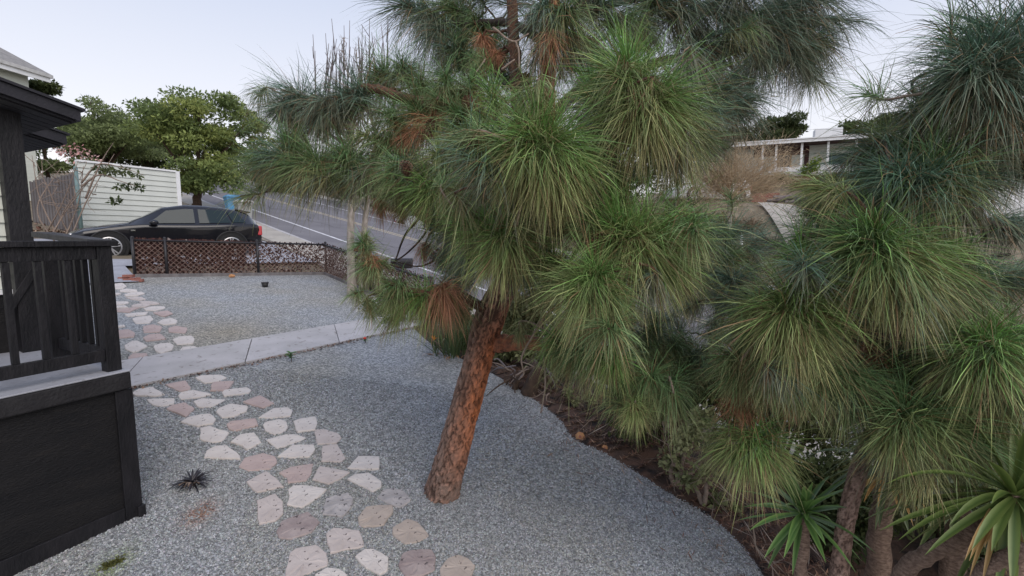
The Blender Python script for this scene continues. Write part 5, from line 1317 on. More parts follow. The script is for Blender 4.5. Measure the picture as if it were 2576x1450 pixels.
T2 = [
 (2450, 130, 200, -.7, .7, 2.55, "d", .1, .8), (2520, 90, 190, -.3, .8, 2.55, "d", .1, .8), (2420, 180, 195, -.8, .2, 2.5, "d", .3, 1.2), (2490, 190, 200, -.2, .3, 2.5, "d", .4, 1.4), (2560, 180, 190, .1, .4, 2.5, "d", .3, 1.3), (2400, 240, 180, -.6, -.1, 2.55, "d", .3, 1.4), (2480, 270, 185, -.2, -.2, 2.55, "d", .4, 1.5), (2560, 290, 180, .1, -.1, 2.6, "d", .3, 1.5), (2600, 60, 180, .2, .8, 2.6, "d", .1, .8), (2590, 370, 170, .3, 0, 2.7, "d", .3, 1.4),
 (2235, 375, 105, -.8, .3, 2.9, "m", .3, 1.2), (2215, 430, 100, -.7, .1, 2.85, "m", .3, 1.3), (2190, 480, 100, -.6, .2, 2.8, "d", .3, 1.3),
 (2330, 440, 180, -.9, .4, 2.6, "m", .2, 1.0), (2270, 455, 170, -1, .2, 2.5, "t", .2, 1.2), (2400, 420, 175, -.4, .4, 2.65, "d", .3, 1.2), (2350, 480, 165, -.5, -.1, 2.65, "d", .4, 1.5), (2430, 470, 150, 0, 0, 2.8, "d", .3, 1.5), (2280, 400, 120, -.6, .7, 2.9, "m", .2, 1.0),
 (2060, 520, 80, .05, 1, 3.7, "t", 0, .15), (2030, 590, 105, -.6, .5, 3.6, "d", .2, 1.1), (2100, 570, 110, .1, .5, 3.5, "m", .3, 1.3),
 (2195, 595, 190, -.4, .6, 2.45, "g", .5, 1.1), (2160, 620, 185, -.8, .3, 2.45, "m", .4, 1.3), (2230, 650, 190, 0, 0, 2.4, "y", .7, 1.6), (2290, 640, 180, .4, .1, 2.5, "g", .5, 1.4), (2350, 680, 170, .3, 0, 2.6, "m", .4, 1.5), (2270, 720, 160, 0, -.1, 2.5, "y", .6, 1.7), (2150, 700, 150, -.4, 0, 2.6, "m", .4, 1.6),
 (1990, 750, 170, -.3, .6, 2.6, "g", .6, 1.2), (1960, 790, 165, -.4, .1, 2.55, "y", .7, 1.5), (2030, 790, 160, .3, .2, 2.6, "g", .6, 1.5), (1890, 830, 130, -.7, .2, 2.75, "m", .4, 1.4), (1990, 850, 140, 0, -.1, 2.6, "y", .7, 1.7), (1830, 700, 110, -.5, .4, 3.2, "d", .3, 1.3), (1880, 760, 110, -.5, .2, 3.0, "d", .3, 1.4),
 (1960, 930, 130, -.2, .5, 2.8, "m", .5, 1.7), (2070, 930, 135, 0, .5, 2.75, "m", .5, 1.8), (2010, 970, 120, -.1, 0, 2.8, "m", .5, 1.8), (2140, 950, 135, .2, .4, 2.75, "m", .4, 1.8), (1850, 930, 110, -.4, .4, 2.9, "m", .4, 1.6), (2130, 1020, 120, 0, 0, 2.8, "m", .5, 1.8),
 (1895, 1100, 150, .1, .8, 2.9, "g", .5, 1.5), (1870, 1115, 135, -.4, .3, 2.9, "y", .6, 1.7), (1930, 1120, 130, .4, .3, 2.9, "y", .6, 1.7),
 (2270, 1040, 170, -.1, .6, 2.6, "m", .5, 1.6), (2340, 1060, 165, .3, .4, 2.6, "y", .5, 1.6), (2240, 1090, 140, -.4, .1, 2.6, "y", .5, 1.7), (2400, 1090, 160, .4, .2, 2.6, "m", .4, 1.6), (2330, 1000, 150, .2, .3, 2.75, "m", .4, 1.6), (2500, 1090, 150, .4, .2, 2.7, "m", .3, 1.5),
 (2470, 865, 165, -.2, .6, 2.45, "g", .4, 1.3), (2500, 890, 160, 0, .1, 2.4, "m", .6, 1.6), (2560, 870, 160, .4, .4, 2.5, "m", .4, 1.3), (2420, 900, 140, -.6, .1, 2.5, "m", .4, 1.5), (2560, 960, 140, .2, -.1, 2.55, "m", .4, 1.6), (2450, 980, 140, -.1, 0, 2.7, "y", .4, 1.6),
 (2140, 860, 110, .1, .2, 3.3, "d", .3, 1.6), (2190, 870, 110, .2, .2, 3.2, "m", .3, 1.6), (2110, 790, 100, -.1, .2, 3.4, "d", .3, 1.5), (2200, 800, 110, .1, .1, 3.3, "d", .3, 1.5), (2250, 900, 115, .1, .2, 3.1, "d", .4, 1.6), (2330, 880, 120, .1, .1, 3.1, "m", .4, 1.6), (2150, 900, 100, 0, 0, 3.4, "y", .3, 1.6), (2400, 830, 120, .1, .1, 3.0, "d", .4, 1.5), (2060, 890, 100, 0, .1, 3.2, "m", .4, 1.6), (2230, 780, 110, 0, .1, 3.3, "m", .4, 1.5), (2440, 800, 110, .3, 0, 3.0, "y", .3, 1.6), (1930, 880, 100, -.2, .1, 3.2, "d", .4, 1.6),
 (2480, 690, 140, .3, .2, 3.0, "d", .3, 1.3), (2560, 700, 140, .6, .2, 3.0, "d", .3, 1.3), (2400, 760, 140, .2, 0, 2.8, "m", .4, 1.5), (2540, 560, 110, .6, .1, 3.2, "d", .2, 1.3), (2340, 770, 140, 0, 0, 2.8, "m", .4, 1.5),
 (1990, 1010, 60, 0, -.4, 2.85, "b", .3, 1.6), (1860, 1020, 85, 0, .2, 3.0, "b", .4, 1.6), (2190, 890, 80, 0, 0, 3.0, "b", .4, 1.6),
]
add_tufts(T2, pine2, 3000, tw_m="dark_branch")
cone_at(PF(2325 / 1673 * 0 + 1951, 938, 2.55), pine2, 0.036, 7)

# a third pine further down the bank, seen between the two
p3 = thing("pine_tree", "low dark pine behind, filling the gap between the leaning pine and the right pine", "tree", np.array([2.2, 6.2, float(ground(2.2, 6.2))]))
SKEL.clear()
b3 = np.array([2.2, 6.2, float(ground(2.2, 6.2)) - 0.2])
tp3 = [b3, PF(1790, 900, 6.2), PF(1810, 760, 6.1), PF(1800, 650, 6.0)]
bark_trunk(tp3, [0.09, 0.07, 0.05, 0.03], p3, 21, nu=32, nv=120, plate=0.04, depth=0.012)
reg(tp3[1:])
T3 = [(1780, 600, 105, -.2, .8, 5.8, "m", .2, .9), (1840, 590, 105, .3, .7, 5.7, "d", .2, 1.0), (1740, 640, 100, -.5, .4, 5.8, "d", .3, 1.2), (1830, 650, 110, .2, .3, 5.6, "m", .4, 1.3), (1900, 610, 95, .5, .5, 5.8, "d", .2, 1.1), (1890, 680, 105, .4, .2, 5.7, "d", .3, 1.3), (1780, 700, 110, -.1, .2, 5.6, "d", .4, 1.3), (1840, 740, 105, .1, .1, 5.6, "d", .4, 1.4), (1740, 760, 100, -.3, .1, 5.7, "d", .4, 1.4), (1920, 740, 95, .4, .1, 5.8, "d", .3, 1.4), (1800, 820, 95, 0, .1, 5.7, "d", .4, 1.4), (1700, 830, 85, -.3, .1, 5.8, "d", .4, 1.4)]
add_tufts(T3, p3, 5000, tw_m="dark_branch")
# ------------------------------------------------------------ broad-leaved trees, bare trees, shrubs
def leaves(name, clumps, n, size, pal, parent, seed, flat=0.5, hollow=0.55, long=2.2, kind="stuff"):
    """leaf sprays scattered through clumps [(centre, (rx, ry, rz))]"""
    g = np.random.default_rng(seed)
    C = np.array([c for c, r in clumps]); R = np.array([np.broadcast_to(r, (3,)) for c, r in clumps], float)
    vol = R.prod(1) ** (2 / 3); k = g.choice(len(C), n, p=vol / vol.sum())
    d = nrm(g.normal(0, 1, (n, 3))); rad = (hollow + (1 - hollow) * g.random(n)) * np.where(g.random(n) < 0.12, 1.18, 1.0)
    P = C[k] + d * R[k] * rad[:, None]
    a1 = nrm(d * 0.6 + g.normal(0, 0.7, (n, 3)) + np.array([0, 0, -0.15]))
    a2 = nrm(np.cross(a1, np.array([0, 0, 1]) * flat + g.normal(0, 0.5, (n, 3))))
    L = size * g.uniform(0.5, 1.4, n)[:, None]; w = L / long
    v = np.stack([P, P + a1 * L * 0.45 + a2 * w * 0.5, P + a1 * L, P + a1 * L * 0.45 - a2 * w * 0.5], 1).reshape(-1, 3)
    pal = np.asarray(pal); cv = g.uniform(0, 1, (len(C), 1))
    t = np.clip(cv[k] * 0.7 + 0.3 * g.random((n, 1)), 0, 0.999) * (len(pal) - 1)
    i = t.astype(int); f = t - i
    c = (pal[i[:, 0]] * (1 - f) + pal[np.minimum(i[:, 0] + 1, len(pal) - 1)] * f) * g.uniform(0.6, 1.35, (n, 1))
    return emit(name, v, np.arange(4 * n).reshape(-1, 4), M["leaf"], parent, colors=np.repeat(c, 4, axis=0), kind=kind)

def clumpset(u, v, rx, ry, F, n, r, seed, depth=None):
    """clumps spread over an ellipsoid given by its middle, half width and half height"""
    g = np.random.default_rng(seed); c0 = PF(u, v, F); s = F / FPX
    out = []
    for _ in range(n):
        d = nrm(g.normal(0, 1, 3)) * g.uniform(0.45, 1.0)
        c = c0 + np.array([d[0] * rx * s, d[1] * (depth or rx) * s, d[2] * ry * s])
        q = r * s * g.uniform(0.6, 1.3); out.append((c, (q * 1.35, q * 1.3, q * 0.55)))
    return out

def leaf_tree(name, label, base, forks, clumps, n, size, pal, seed, bark="brown_bark", r=0.12, group=None, cat="tree"):
    t = thing(name, label, cat, base, group)
    top = np.mean([c for c, _ in clumps], axis=0)
    limb("trunk", [base - UPV * 0.3, base + (top - base) * 0.2 + np.array([0.1, 0, 0]), base + (top - base) * 0.42, top], [r, r * 0.8, r * 0.6, r * 0.15], t, bark, 9)
    g = np.random.default_rng(seed)
    for i in range(forks):
        c = clumps[int(g.integers(len(clumps)))][0]
        s = base + (top - base) * g.uniform(0.25, 0.5)
        limb("branch", [s, s + (c - s) * 0.5 + UPV * 0.15, c], [r * 0.45, r * 0.28, r * 0.07], t, bark, 6)
    leaves("crown", clumps, n, size, pal, t, seed)
    return t
GP = [(0.14, 0.185, 0.085), (0.20, 0.265, 0.10), (0.28, 0.335, 0.115), (0.36, 0.40, 0.13)]
GM = [(0.15, 0.18, 0.095), (0.22, 0.27, 0.12), (0.28, 0.34, 0.13)]
GD = [(0.05, 0.07, 0.032), (0.085, 0.11, 0.045), (0.13, 0.15, 0.06)]
bA = PF(484, 545, 25.5); bA[2] = float(ground(bA[0], bA[1]))
leaf_tree("street_tree", "round yellow green tree with a brown trunk beside the pale board wall", bA, 14,
    clumpset(490, 335, 130, 80, 25.5, 60, 27, 1) + clumpset(525, 430, 85, 40, 24.6, 20, 22, 2) + clumpset(610, 300, 60, 55, 26, 18, 19, 3) + clumpset(405, 290, 50, 35, 26, 11, 19, 4) + clumpset(640, 330, 45, 50, 27, 9, 17, 24) + clumpset(450, 450, 50, 30, 25, 9, 20, 14) + clumpset(545, 465, 60, 28, 24.3, 10, 18, 34) + clumpset(480, 465, 45, 22, 24.5, 6, 17, 35) + clumpset(550, 270, 60, 25, 25.5, 8, 17, 15), 32000, 0.18, GP, 31, r=0.26)
bB = PF(270, 520, 30); bB[2] = float(ground(bB[0], bB[1]))
leaf_tree("street_tree", "broad olive green tree behind the board wall, nearest the black eaves", bB, 10,
    clumpset(275, 345, 120, 62, 30, 46, 27, 5) + clumpset(235, 300, 50, 45, 30, 10, 20, 6) + clumpset(240, 345, 60, 40, 28, 12, 22, 16) + clumpset(150, 400, 80, 32, 27, 14, 20, 26), 26000, 0.19, GM, 32, r=0.24)
bC = PF(395, 520, 36); bC[2] = float(ground(bC[0], bC[1]))
leaf_tree("street_tree", "dull green tree set back between the round tree and the olive tree", bC, 8,
    clumpset(370, 370, 90, 65, 36, 26, 34, 7), 15000, 0.25, GD, 33, r=0.24)
bD = PF(112, 420, 27); bD[2] = float(ground(bD[0], bD[1]))
leaf_tree("street_tree", "small dark leafy tree top poking up beside the distant shingle roof", bD, 3,
    clumpset(112, 235, 26, 26, 26, 7, 18, 8), 1600, 0.22, GD, 34, r=0.12)
# trees beyond the road, seen through the pine
for i, (u, v, rx, ry, F, lb) in enumerate([(700, 430, 70, 45, 46, "hazy green tree up the road just right of the round tree"), (1000, 470, 120, 30, 40, "low olive tree across the road behind the pale bare trunks"), (1230, 470, 150, 60, 44, "wide olive tree across the road hidden behind the leaning pine"), (1520, 440, 120, 55, 45, "green tree across the road behind the middle of the leaning pine")]):
    b = PF(u, v + 60, F); b[2] = float(ground(b[0], b[1]))
    leaf_tree("street_tree", lb, b, 4, clumpset(u, v, rx, ry, F, 20, 34, 40 + i), 5500, 0.36, GD, 60 + i, r=0.2)

# green sprays hanging over the pale board wall
sh = PF(245, 470, 14.8); sh[2] = float(ground(sh[0], sh[1]))
hs = thing("bare_shrub", "straggly pale branched shrub with a few leaves in front of the grey picket fence", "shrub", sh)
g = np.random.default_rng(77)
for k in range(8):
    a = PF(105 + 10 * k, 560, 14.6 + g.uniform(-.5, .5)); a[2] = float(ground(a[0], a[1])) - 0.05
    u1 = 70 + g.uniform(0, 230); e = PF(u1, 395 + g.uniform(-10, 70), 14.6 + g.uniform(-.6, .6))
    m_ = (a + e) / 2 + g.normal(0, 0.15, 3); limb("stem", [a, m_, e], [0.024, 0.017, 0.006], hs, "twig", 6)
    for q in range(4):
        f = g.uniform(0.4, 0.95); s = a + (e - a) * f
        limb("twig", [s, s + g.normal(0, 0.18, 3) + UPV * 0.15, s + g.normal(0, 0.35, 3) + UPV * 0.25], [0.012, 0.009, 0.004], hs, "twig", 4, 4)
for pts in [[(205, 470), (250, 440), (300, 455), (345, 470)], [(205, 460), (245, 415), (300, 420), (360, 440)], [(215, 500), (240, 440), (262, 395), (285, 360)]]:
    limb("stem", [PF(u, v, 14.6) for u, v in pts], [0.03, 0.018, 0.006], hs, "twig", 6)
leaves("leaf_sprays", [(PF(u, v, 14.7), (r, r, r * .5)) for u, v, r in [(328, 470, .16), (350, 472, .13), (300, 470, .10), (290, 505, .15), (275, 430, .18), (310, 430, .15), (345, 440, .12), (250, 425, .15)]], 420, 0.13, GD, hs, 78)
leaves("pink_blossom", [(PF(150 + 16 * k, 375 + 12 * (k % 3), 16), (.25, .25, .15)) for k in range(6)], 200, 0.09, [(0.6, 0.30, 0.28), (0.72, 0.5, 0.46)], hs, 79)
# dry weeds and leaf mould on the bank behind the car
props(litter("leaf_litter", 2600, 13, lambda g: (lambda t, w: np.array([*xy(t, w), float(ground(*xy(t, w)))]))(g.uniform(6.2, 10.5), g.uniform(-13, -3)), 0.16, LIT, 3.0),
      "rust brown dead leaves covering the bank behind the black car", "leaf litter")
for i, (u, v, F, r, lb) in enumerate([(215, 545, 15.2, .35, "low dry weed at the foot of the grey picket fence"), (330, 548, 16, .35, "low green weed at the foot of the pale board wall"), (585, 545, 24.5, .5, "low olive shrub beside the round tree trunk near the bins")]):
    b = PF(u, v, F); b[2] = float(ground(b[0], b[1]))
    t = thing("weed", lb, "weed", b)
    leaves("foliage", [(b + np.array([q * r * .5, 0, r * .35]), (r * .7, r * .7, r * .5)) for q in (-1, 0, 1)], 500, 0.11, GP, t, 90 + i, hollow=0.1)

# pale bare trees by the side fence
def bare(name, label, base_uv, F, pts, rads, seed, nb, up, group=None, shoots=0, su=(790, 960), sv=(45, 150)):
    b = PF(*base_uv, F) if not isinstance(base_uv, np.ndarray) else base_uv
    t = thing(name, label, "tree", b, group)
    P = [PF(u, v, F) for u, v in pts]
    path = smooth_path(P, 10); r = np.interp(np.linspace(0, 1, len(path)), np.linspace(0, 1, len(rads)), rads)
    v, f = tube_mesh(path, r, 12); emit("trunk", v, f, M["grey_bark"], t, True)
    g = np.random.default_rng(seed)
    for k in range(nb):
        i = int(len(path) * (0.38 + 0.6 * k / nb)); i = min(i, len(path) - 2); s = path[i]; r0 = r[i] * 0.45
        az = g.uniform(0, 6.28); L = up * g.uniform(0.6, 1.2) * (1.25 - 0.6 * k / nb)
        hd_ = np.array([math.cos(az), math.sin(az), 0])
        e1 = s + hd_ * L * 0.32 + UPV * L * 0.35; e2 = e1 + hd_ * L * 0.12 + UPV * L * 0.65
        limb("branch", [s, e1, e2], [max(r0, .012), .011, .004], t, "grey_bark", 6)
        for q in range(5):
            f_ = g.uniform(0.3, 0.95); z = e1 + (e2 - e1) * f_
            limb("twig", [z, z + g.normal(0, .05, 3) + UPV * .3 * L * .5, z + g.normal(0, .07, 3) + UPV * .6 * L * .5], [.007, .005, .0025], t, "twig", 4, 3)
    for k in range(shoots):
        u0, v0 = g.uniform(*su), g.uniform(235, 330); e = PF(u0 + g.normal(0, 14), g.uniform(*sv), F + g.normal(0, .3)); s = PF(u0, v0, F)
        m_ = (s + e) / 2 + g.normal(0, .03, 3); tp_k = path[int(np.argmin(np.abs(path[:, 2] - (s[2] - g.uniform(.35, .8)))))]
        limb("branch", [tp_k, tp_k * .35 + s * .65 - UPV * .08, s, m_, e], [.026, .021, .018, .013, .006], t, "drift", 5, 4)
        for q in range(3):
            z = s + (e - s) * g.uniform(.2, .8); limb("twig", [z, z + np.array([g.normal(0, .09), 0, .28])], [.009, .005], t, "drift", 4, 2)
    return t
bt = G(886, 748)
FB1 = bt[1]
bare("bare_tree", "pale grey bare trunked tree standing on the far gravel in front of the road", bt, FB1,
     [(886, 756), (884, 690), (882, 600), (884, 500), (880, 420), (884, 330), (900, 240), (905, 150)], [0.135, 0.10, 0.088, 0.08, 0.07, 0.055, 0.03, 0.012], 41, 12, 1.0, shoots=26)
b2 = PF(918, 620, 11.6); b2[2] = float(plane_z(b2[0], b2[1]))
bare("bare_tree", "thinner pale bare tree just behind the grey trunk, nearer the road", b2, 11.6,
     [(912, 730), (915, 620), (918, 560), (930, 470), (945, 380), (935, 300), (900, 230)], [0.10, 0.075, 0.07, 0.06, 0.045, 0.03, 0.01], 43, 9, 1.0, shoots=10, su=(890, 980), sv=(40, 170))

# ground cover with white dots along the side fence
for i, (u, v, r, lb) in enumerate([(960, 790, .45, "low clump with tiny white flowers at the foot of the grey bare trunk"), (1000, 770, .5, "low green clump with white flowers beside the mailbox fence"), (930, 770, .3, "small green clump by the side fence next to the pale trunk")]):
    b = G(u, v); t = thing("ground_cover", lb, "plant", b, "ground cover by the side fence")
    leaves("foliage", [(b + np.array([q * r * .6, abs(q) * .2, r * .25]), (r * .6, r * .6, r * .35)) for q in (-1, 0, 1)], 900, 0.06, GD, t, 190 + i, hollow=0.1)
    leaves("white_flowers", [(b + np.array([q * r * .6, 0, r * .3]), (r * .7, r * .6, r * .35)) for q in (-1, 0, 1)], 110, 0.045, [(0.6, 0.6, 0.55), (0.7, 0.7, 0.68)], t, 195 + i, hollow=0.8, long=1.2)

# bed shrubs with pale little leaves
PIT = [(0.12, 0.14, 0.07), (0.25, 0.27, 0.13), (0.38, 0.39, 0.22)]
def BEDG(u, v):
    """pixel ray against the garden bed"""
    d = ray(u, v); BV = BEDV.reshape(-1, 3)
    for F in np.arange(2.0, 12, 0.03):
        p = np.array([0, 0, CAMZ]) + d * (F / d[1])
        q = ((BV[:, :2] - p[:2]) ** 2).sum(1); i = np.argsort(q)[:4]; w = 1 / (q[i] + 1e-4)
        if q[i[0]] < 1.0 and p[2] < (BV[i, 2] * w).sum() / w.sum(): return p
    return PF(u, v, 5)
def at_depth(p, F):
    c = np.array([0, 0, CAMZ]); return c + (p - c) * (F / p[1])
def bed_shrub(label, base, tips, seed, n=500, r=0.16, size=0.045, bark="twig", stem=0.02):
    tips = [at_depth(e, base[1] + 0.12 * math.sin(3.1 * i)) for i, e in enumerate(tips)]
    t = thing("shrub", label, "shrub", base)
    g = np.random.default_rng(seed)
    for e in tips:
        m_ = (base + e) / 2 + g.normal(0, 0.06, 3)
        limb("stem", [base - UPV * 0.05, m_, e], [stem, stem * .7, stem * .25], t, bark, 7)
        for q in range(4):
            z = m_ + (e - m_) * g.uniform(0, 1); limb("twig", [z, z + g.normal(0, .07, 3), z + g.normal(0, .12, 3) + UPV * .05], [.006, .005, .0025], t, bark, 4, 3)
    leaves("foliage", [(e, (r, r, r * .8)) for e in tips], n, size, PIT, t, seed, hollow=0.15, long=1.7, flat=0.2)
    return t
def bedP(u, v, F):
    return BEDG(u, v)
bed_shrub("pale leaved shrub with a crooked stem under the drooping centre of the pines", bedP(1700, 1220, 3.75), [PF(1745, 1090, 3.6), PF(1770, 1050, 3.6), PF(1715, 1110, 3.7), PF(1690, 1160, 3.7), PF(1800, 1120, 3.6)], 51, 1500, 0.14, 0.055, stem=0.03)
bed_shrub("small pale leaved shrub at the gravel edge, left of the crooked shrub", bedP(1475, 1040, 4.6), [PF(1430, 985, 4.5), PF(1480, 1000, 4.5), PF(1450, 1010, 4.4)], 52, 260, 0.09, 0.055)
bed_shrub("pale leaved shrub right of the crooked shrub behind the round pine mop", bedP(1770, 1270, 3.3), [PF(1770, 1190, 3.25), PF(1800, 1260, 3.2), PF(1840, 1290, 3.2), PF(1730, 1210, 3.3)], 53, 520, 0.11, 0.055, stem=0.026)
bed_shrub("dense small leaved silver green shrub behind the trunk fork of the leaning pine", bedP(1345, 830, 6.6), [PF(1320, 760, 6.4), PF(1290, 790, 6.4), PF(1350, 770, 6.4), PF(1340, 800, 6.4), PF(1310, 815, 6.3)], 54, 3200, 0.30, 0.05)
bed_shrub("broad dark shrub with pale leaf tips in the hollow below the pine branches", bedP(1640, 950, 5.0), [PF(1600, 850, 4.9), PF(1630, 880, 4.8), PF(1660, 900, 4.8), PF(1700, 930, 4.8), PF(1760, 900, 4.9), PF(1590, 900, 4.8)], 55, 1500, 0.22, 0.05)
bed_shrub("shadowed small leaved shrub on the bank below the third pine", bedP(1860, 960, 5.2), [PF(1800, 880, 5.2), PF(1870, 900, 5.2), PF(1930, 930, 5.2), PF(2000, 900, 5.2), PF(1850, 960, 5.0)], 56, 1800, 0.28, 0.06)
for i, (t_, w_, r, h_, pal, lb) in enumerate([(-8.2, -.5, .6, 1.0, PIT, "silver green shrub showing behind the fork of the leaning trunk"), (-9.3, -.2, .65, 1.0, PIT, "pale leaved shrub beside the pavement right of the trunk fork"), (-7.0, -.7, .5, .75, GD, "dark low shrub between the strap leaved clump and the side fence"), (-11.5, -1.2, .8, 1.1, GD, "dark green shrub on the bank behind the round drooping pine mop"), (-13.2, -.9, .8, 1.0, GD, "dull green shrub on the bank behind the yuccas"), (-14.6, -.7, .8, .9, GM, "grey green shrub low on the bank behind the thin pine trunk"), (-12.4, .1, .9, 1.5, GD, "tall dark shrub at the foot of the bank beside the pavement"), (-10.6, .1, .9, 1.4, GD, "broad dark shrub beside the pavement below the third pine"), (-14.0, .3, .8, 1.4, GD, "dark bushy shrub beside the pavement behind the yuccas"), (-16.0, -.4, .8, .9, GD, "shaded shrub at the right hand end of the bank")]):
    x, y = xy(t_, w_); b = np.array([x, y, bed_z(x, y)])
    t = thing("bank_shrub", lb, "shrub", b, "dark shrubs on the bank")
    g = np.random.default_rng(400 + i)
    cl_ = [(b + np.array([g.normal(0, r * .45), g.normal(0, r * .45), h_ * g.uniform(.25, .9)]), (r * .42, r * .42, r * .34)) for _ in range(9)]
    for c_, _ in cl_[:5]: limb("stem", [b - UPV * .1, (b + c_) / 2 + g.normal(0, .05, 3), c_], [.03, .02, .008], t, "brown_bark", 5)
    leaves("foliage", cl_, 7000, .075, pal, t, 410 + i, hollow=.25)
# exposed roots and stumps in the bed
def root(label, pts, rads, F=None, cat="root"):
    b0_ = BEDG(pts[0][0], pts[0][1]); P = [b0_ - UPV * 0.03] + [PF(u, v, b0_[1]) for u, v, f, h in pts[1:]]
    v, f = tube_mesh(smooth_path(P, 6), np.interp(np.linspace(0, 1, 6 * (len(P) - 1) + 1), np.linspace(0, 1, len(rads)), rads), 8)
    props(emit("root", v, f, M["brown_bark"], None, True), label, cat)
root("bent brown root arching out of the soil behind the orange trunk", [(1290, 985, 5.6, .0), (1310, 945, 5.5, .25), (1345, 930, 5.4, .30), (1385, 960, 5.3, .15), (1400, 1000, 5.2, 0)], [.05, .045, .04, .035, .03])
root("thick brown stump of root at the foot of the drooping branch", [(1330, 990, 5.2, -.05), (1345, 950, 5.2, .18), (1360, 925, 5.2, .34)], [.13, .10, .07])
root("short upright brown stub in the soil by the sawn logs", [(1425, 1000, 4.9, -.05), (1430, 960, 4.9, .2), (1440, 920, 4.9, .4)], [.045, .04, .03])
root("curled grey brown root at the gravel edge below the crooked shrub", [(1760, 1275, 3.35, 0), (1790, 1290, 3.3, .06), (1825, 1280, 3.25, .07), (1870, 1255, 3.2, .03)], [.03, .028, .022, .014])

# ------------------------------------------------------------ strap-leaved plants
def blade(base, d, L, w, droop, g, parent, c1, c2, name="leaf", n=7, fold=0.25, m="blade"):
    d = nrm(d); p = base.copy(); pts = [p]; dirs = [d]
    for k in range(n):
        dd = nrm(d + np.array([0, 0, -1]) * droop * ((k + .5) / n) ** 1.5); p = p + dd * L / n; pts.append(p); dirs.append(dd)
    s0 = nrm(np.cross(d, (0, 0, 1.0)) + g.normal(0, 0.15, 3)); V = []; C = []
    prof = [0.55, 0.75, 0.95, 1.0, 0.92, 0.72, 0.42, 0.02]
    for i, (q, dd) in enumerate(zip(pts, dirs)):
        s = nrm(s0 - dd * (s0 @ dd)); u_ = np.cross(s, dd); ww = w * np.interp(i / n, np.linspace(0, 1, 8), prof)
        V += [q - s * ww / 2 + u_ * ww * fold, q, q + s * ww / 2 + u_ * ww * fold]
        e = np.clip((i / n - 0.75) * 1.6, 0, 0.5); C += [c2 * 1.15, c1 * (1 - e) + c2 * e, c2 * 1.15]
    f = [(3 * i + j, 3 * i + j + 1, 3 * i + j + 4, 3 * i + j + 3) for i in range(n) for j in (0, 1)]
    return emit(name, V, f, M[m], parent, True, colors=np.array(C))
def rosette(name, label, cat, u, v, F, n, L, w, seed, tilt, c1, c2, base=None, group=None, el0=-0.5, el1=1.4, droop=0.5):
    g = np.random.default_rng(seed); P = PF(u, v, F)
    b = base if base is not None else np.array([P[0], P[1], bed_z(P[0], P[1])])
    t = thing(name, label, cat, b, group); ax = nrm(np.asarray(tilt, float)); e1 = nrm(np.cross(ax, (0.1, 1, 0.2))); e2 = np.cross(ax, e1)
    for k in range(n):
        f = (k + .5) / n; el = el1 + (el0 - el1) * f + g.normal(0, .08); az = k * 2.39996 + g.normal(0, .15)
        d = math.sin(el) * ax + math.cos(el) * (math.cos(az) * e1 + math.sin(az) * e2)
        q = g.uniform(0.75, 1.25)
        l = L * (0.62 + 0.5 * math.sin(min(1, f * 1.6) * 1.57)) * g.uniform(0.85, 1.1)
        blade(P - ax * 0.05 * f + d * 0.015, d, l, w * g.uniform(.85, 1.1), droop * g.uniform(.4, 1.4), g, t, np.array(c1) * q, np.array(c2) * q)
    return t, P, b
YG, YL = (0.075, 0.165, 0.045), (0.15, 0.25, 0.07)
t, P, b = rosette("yucca_plant", "green yucca rosette at the gravel edge left of the thin pine trunk", "yucca", 2022, 1290, 3.05, 40, 0.37, 0.042, 61, (-.15, -.55, .8), YG, YL)
limb("stem", [b - UPV * .1, (b + P) / 2, P - UPV * .03], [.05, .045, .04], t, "yucca_bark", 10)
t, P, b = rosette("yucca_plant", "large yellow green yucca with long leaves in the bottom right corner", "yucca", 2555, 1250, 2.35, 62, 0.60, 0.047, 62, (-.45, -.75, .1), (0.075, 0.125, 0.03), (0.15, 0.20, 0.055), base=PF(2330, 1600, 2.7), el0=-0.7, el1=1.0, droop=0.75)
limb("trunk", [PF(2240, 1520, 2.75), PF(2290, 1420, 2.7), PF(2380, 1370, 2.6), PF(2480, 1320, 2.5), P], [.055, .05, .048, .045, .04], t, "yucca_bark", 14)
g = np.random.default_rng(67)
for k in range(14):
    a = g.uniform(2.2, 5.2); blade(P + np.array([0, .05, -.05]), np.array([math.cos(a), -.5, math.sin(a) * .8 - .2]), g.uniform(.3, .5), .028, .8, g, t, np.array((0.36, 0.22, 0.08)), np.array((0.42, 0.28, 0.12)), "dead_leaf")
limb("trunk", [PF(2380, 1540, 2.4), PF(2480, 1440, 2.3), PF(2580, 1380, 2.2)], [.042, .04, .038], t, "yucca_bark", 12)
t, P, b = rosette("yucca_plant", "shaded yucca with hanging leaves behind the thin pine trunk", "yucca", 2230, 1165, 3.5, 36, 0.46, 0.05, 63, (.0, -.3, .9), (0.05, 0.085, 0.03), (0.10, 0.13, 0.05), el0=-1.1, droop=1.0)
limb("trunk", [b - UPV * .1, (b + P) / 2, P - UPV * .03], [.085, .08, .07], t, "yucca_bark", 12)
g = np.random.default_rng(65)
for k in range(16):
    a = g.uniform(0, 6.28); blade(P - UPV * .06, np.array([math.cos(a), math.sin(a) - .4, g.uniform(-1.0, 0.1)]), g.uniform(.25, .45), .03, 1.0, g, t, np.array((0.42, 0.22, 0.06)), np.array((0.5, 0.30, 0.10)), "dead_leaf")
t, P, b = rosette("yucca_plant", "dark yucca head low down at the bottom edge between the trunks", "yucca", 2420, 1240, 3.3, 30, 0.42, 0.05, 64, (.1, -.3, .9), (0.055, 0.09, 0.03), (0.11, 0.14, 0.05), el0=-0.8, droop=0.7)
limb("trunk", [b - UPV * .1, (b + P) / 2, P - UPV * .03], [.085, .08, .07], t, "yucca_bark", 12)
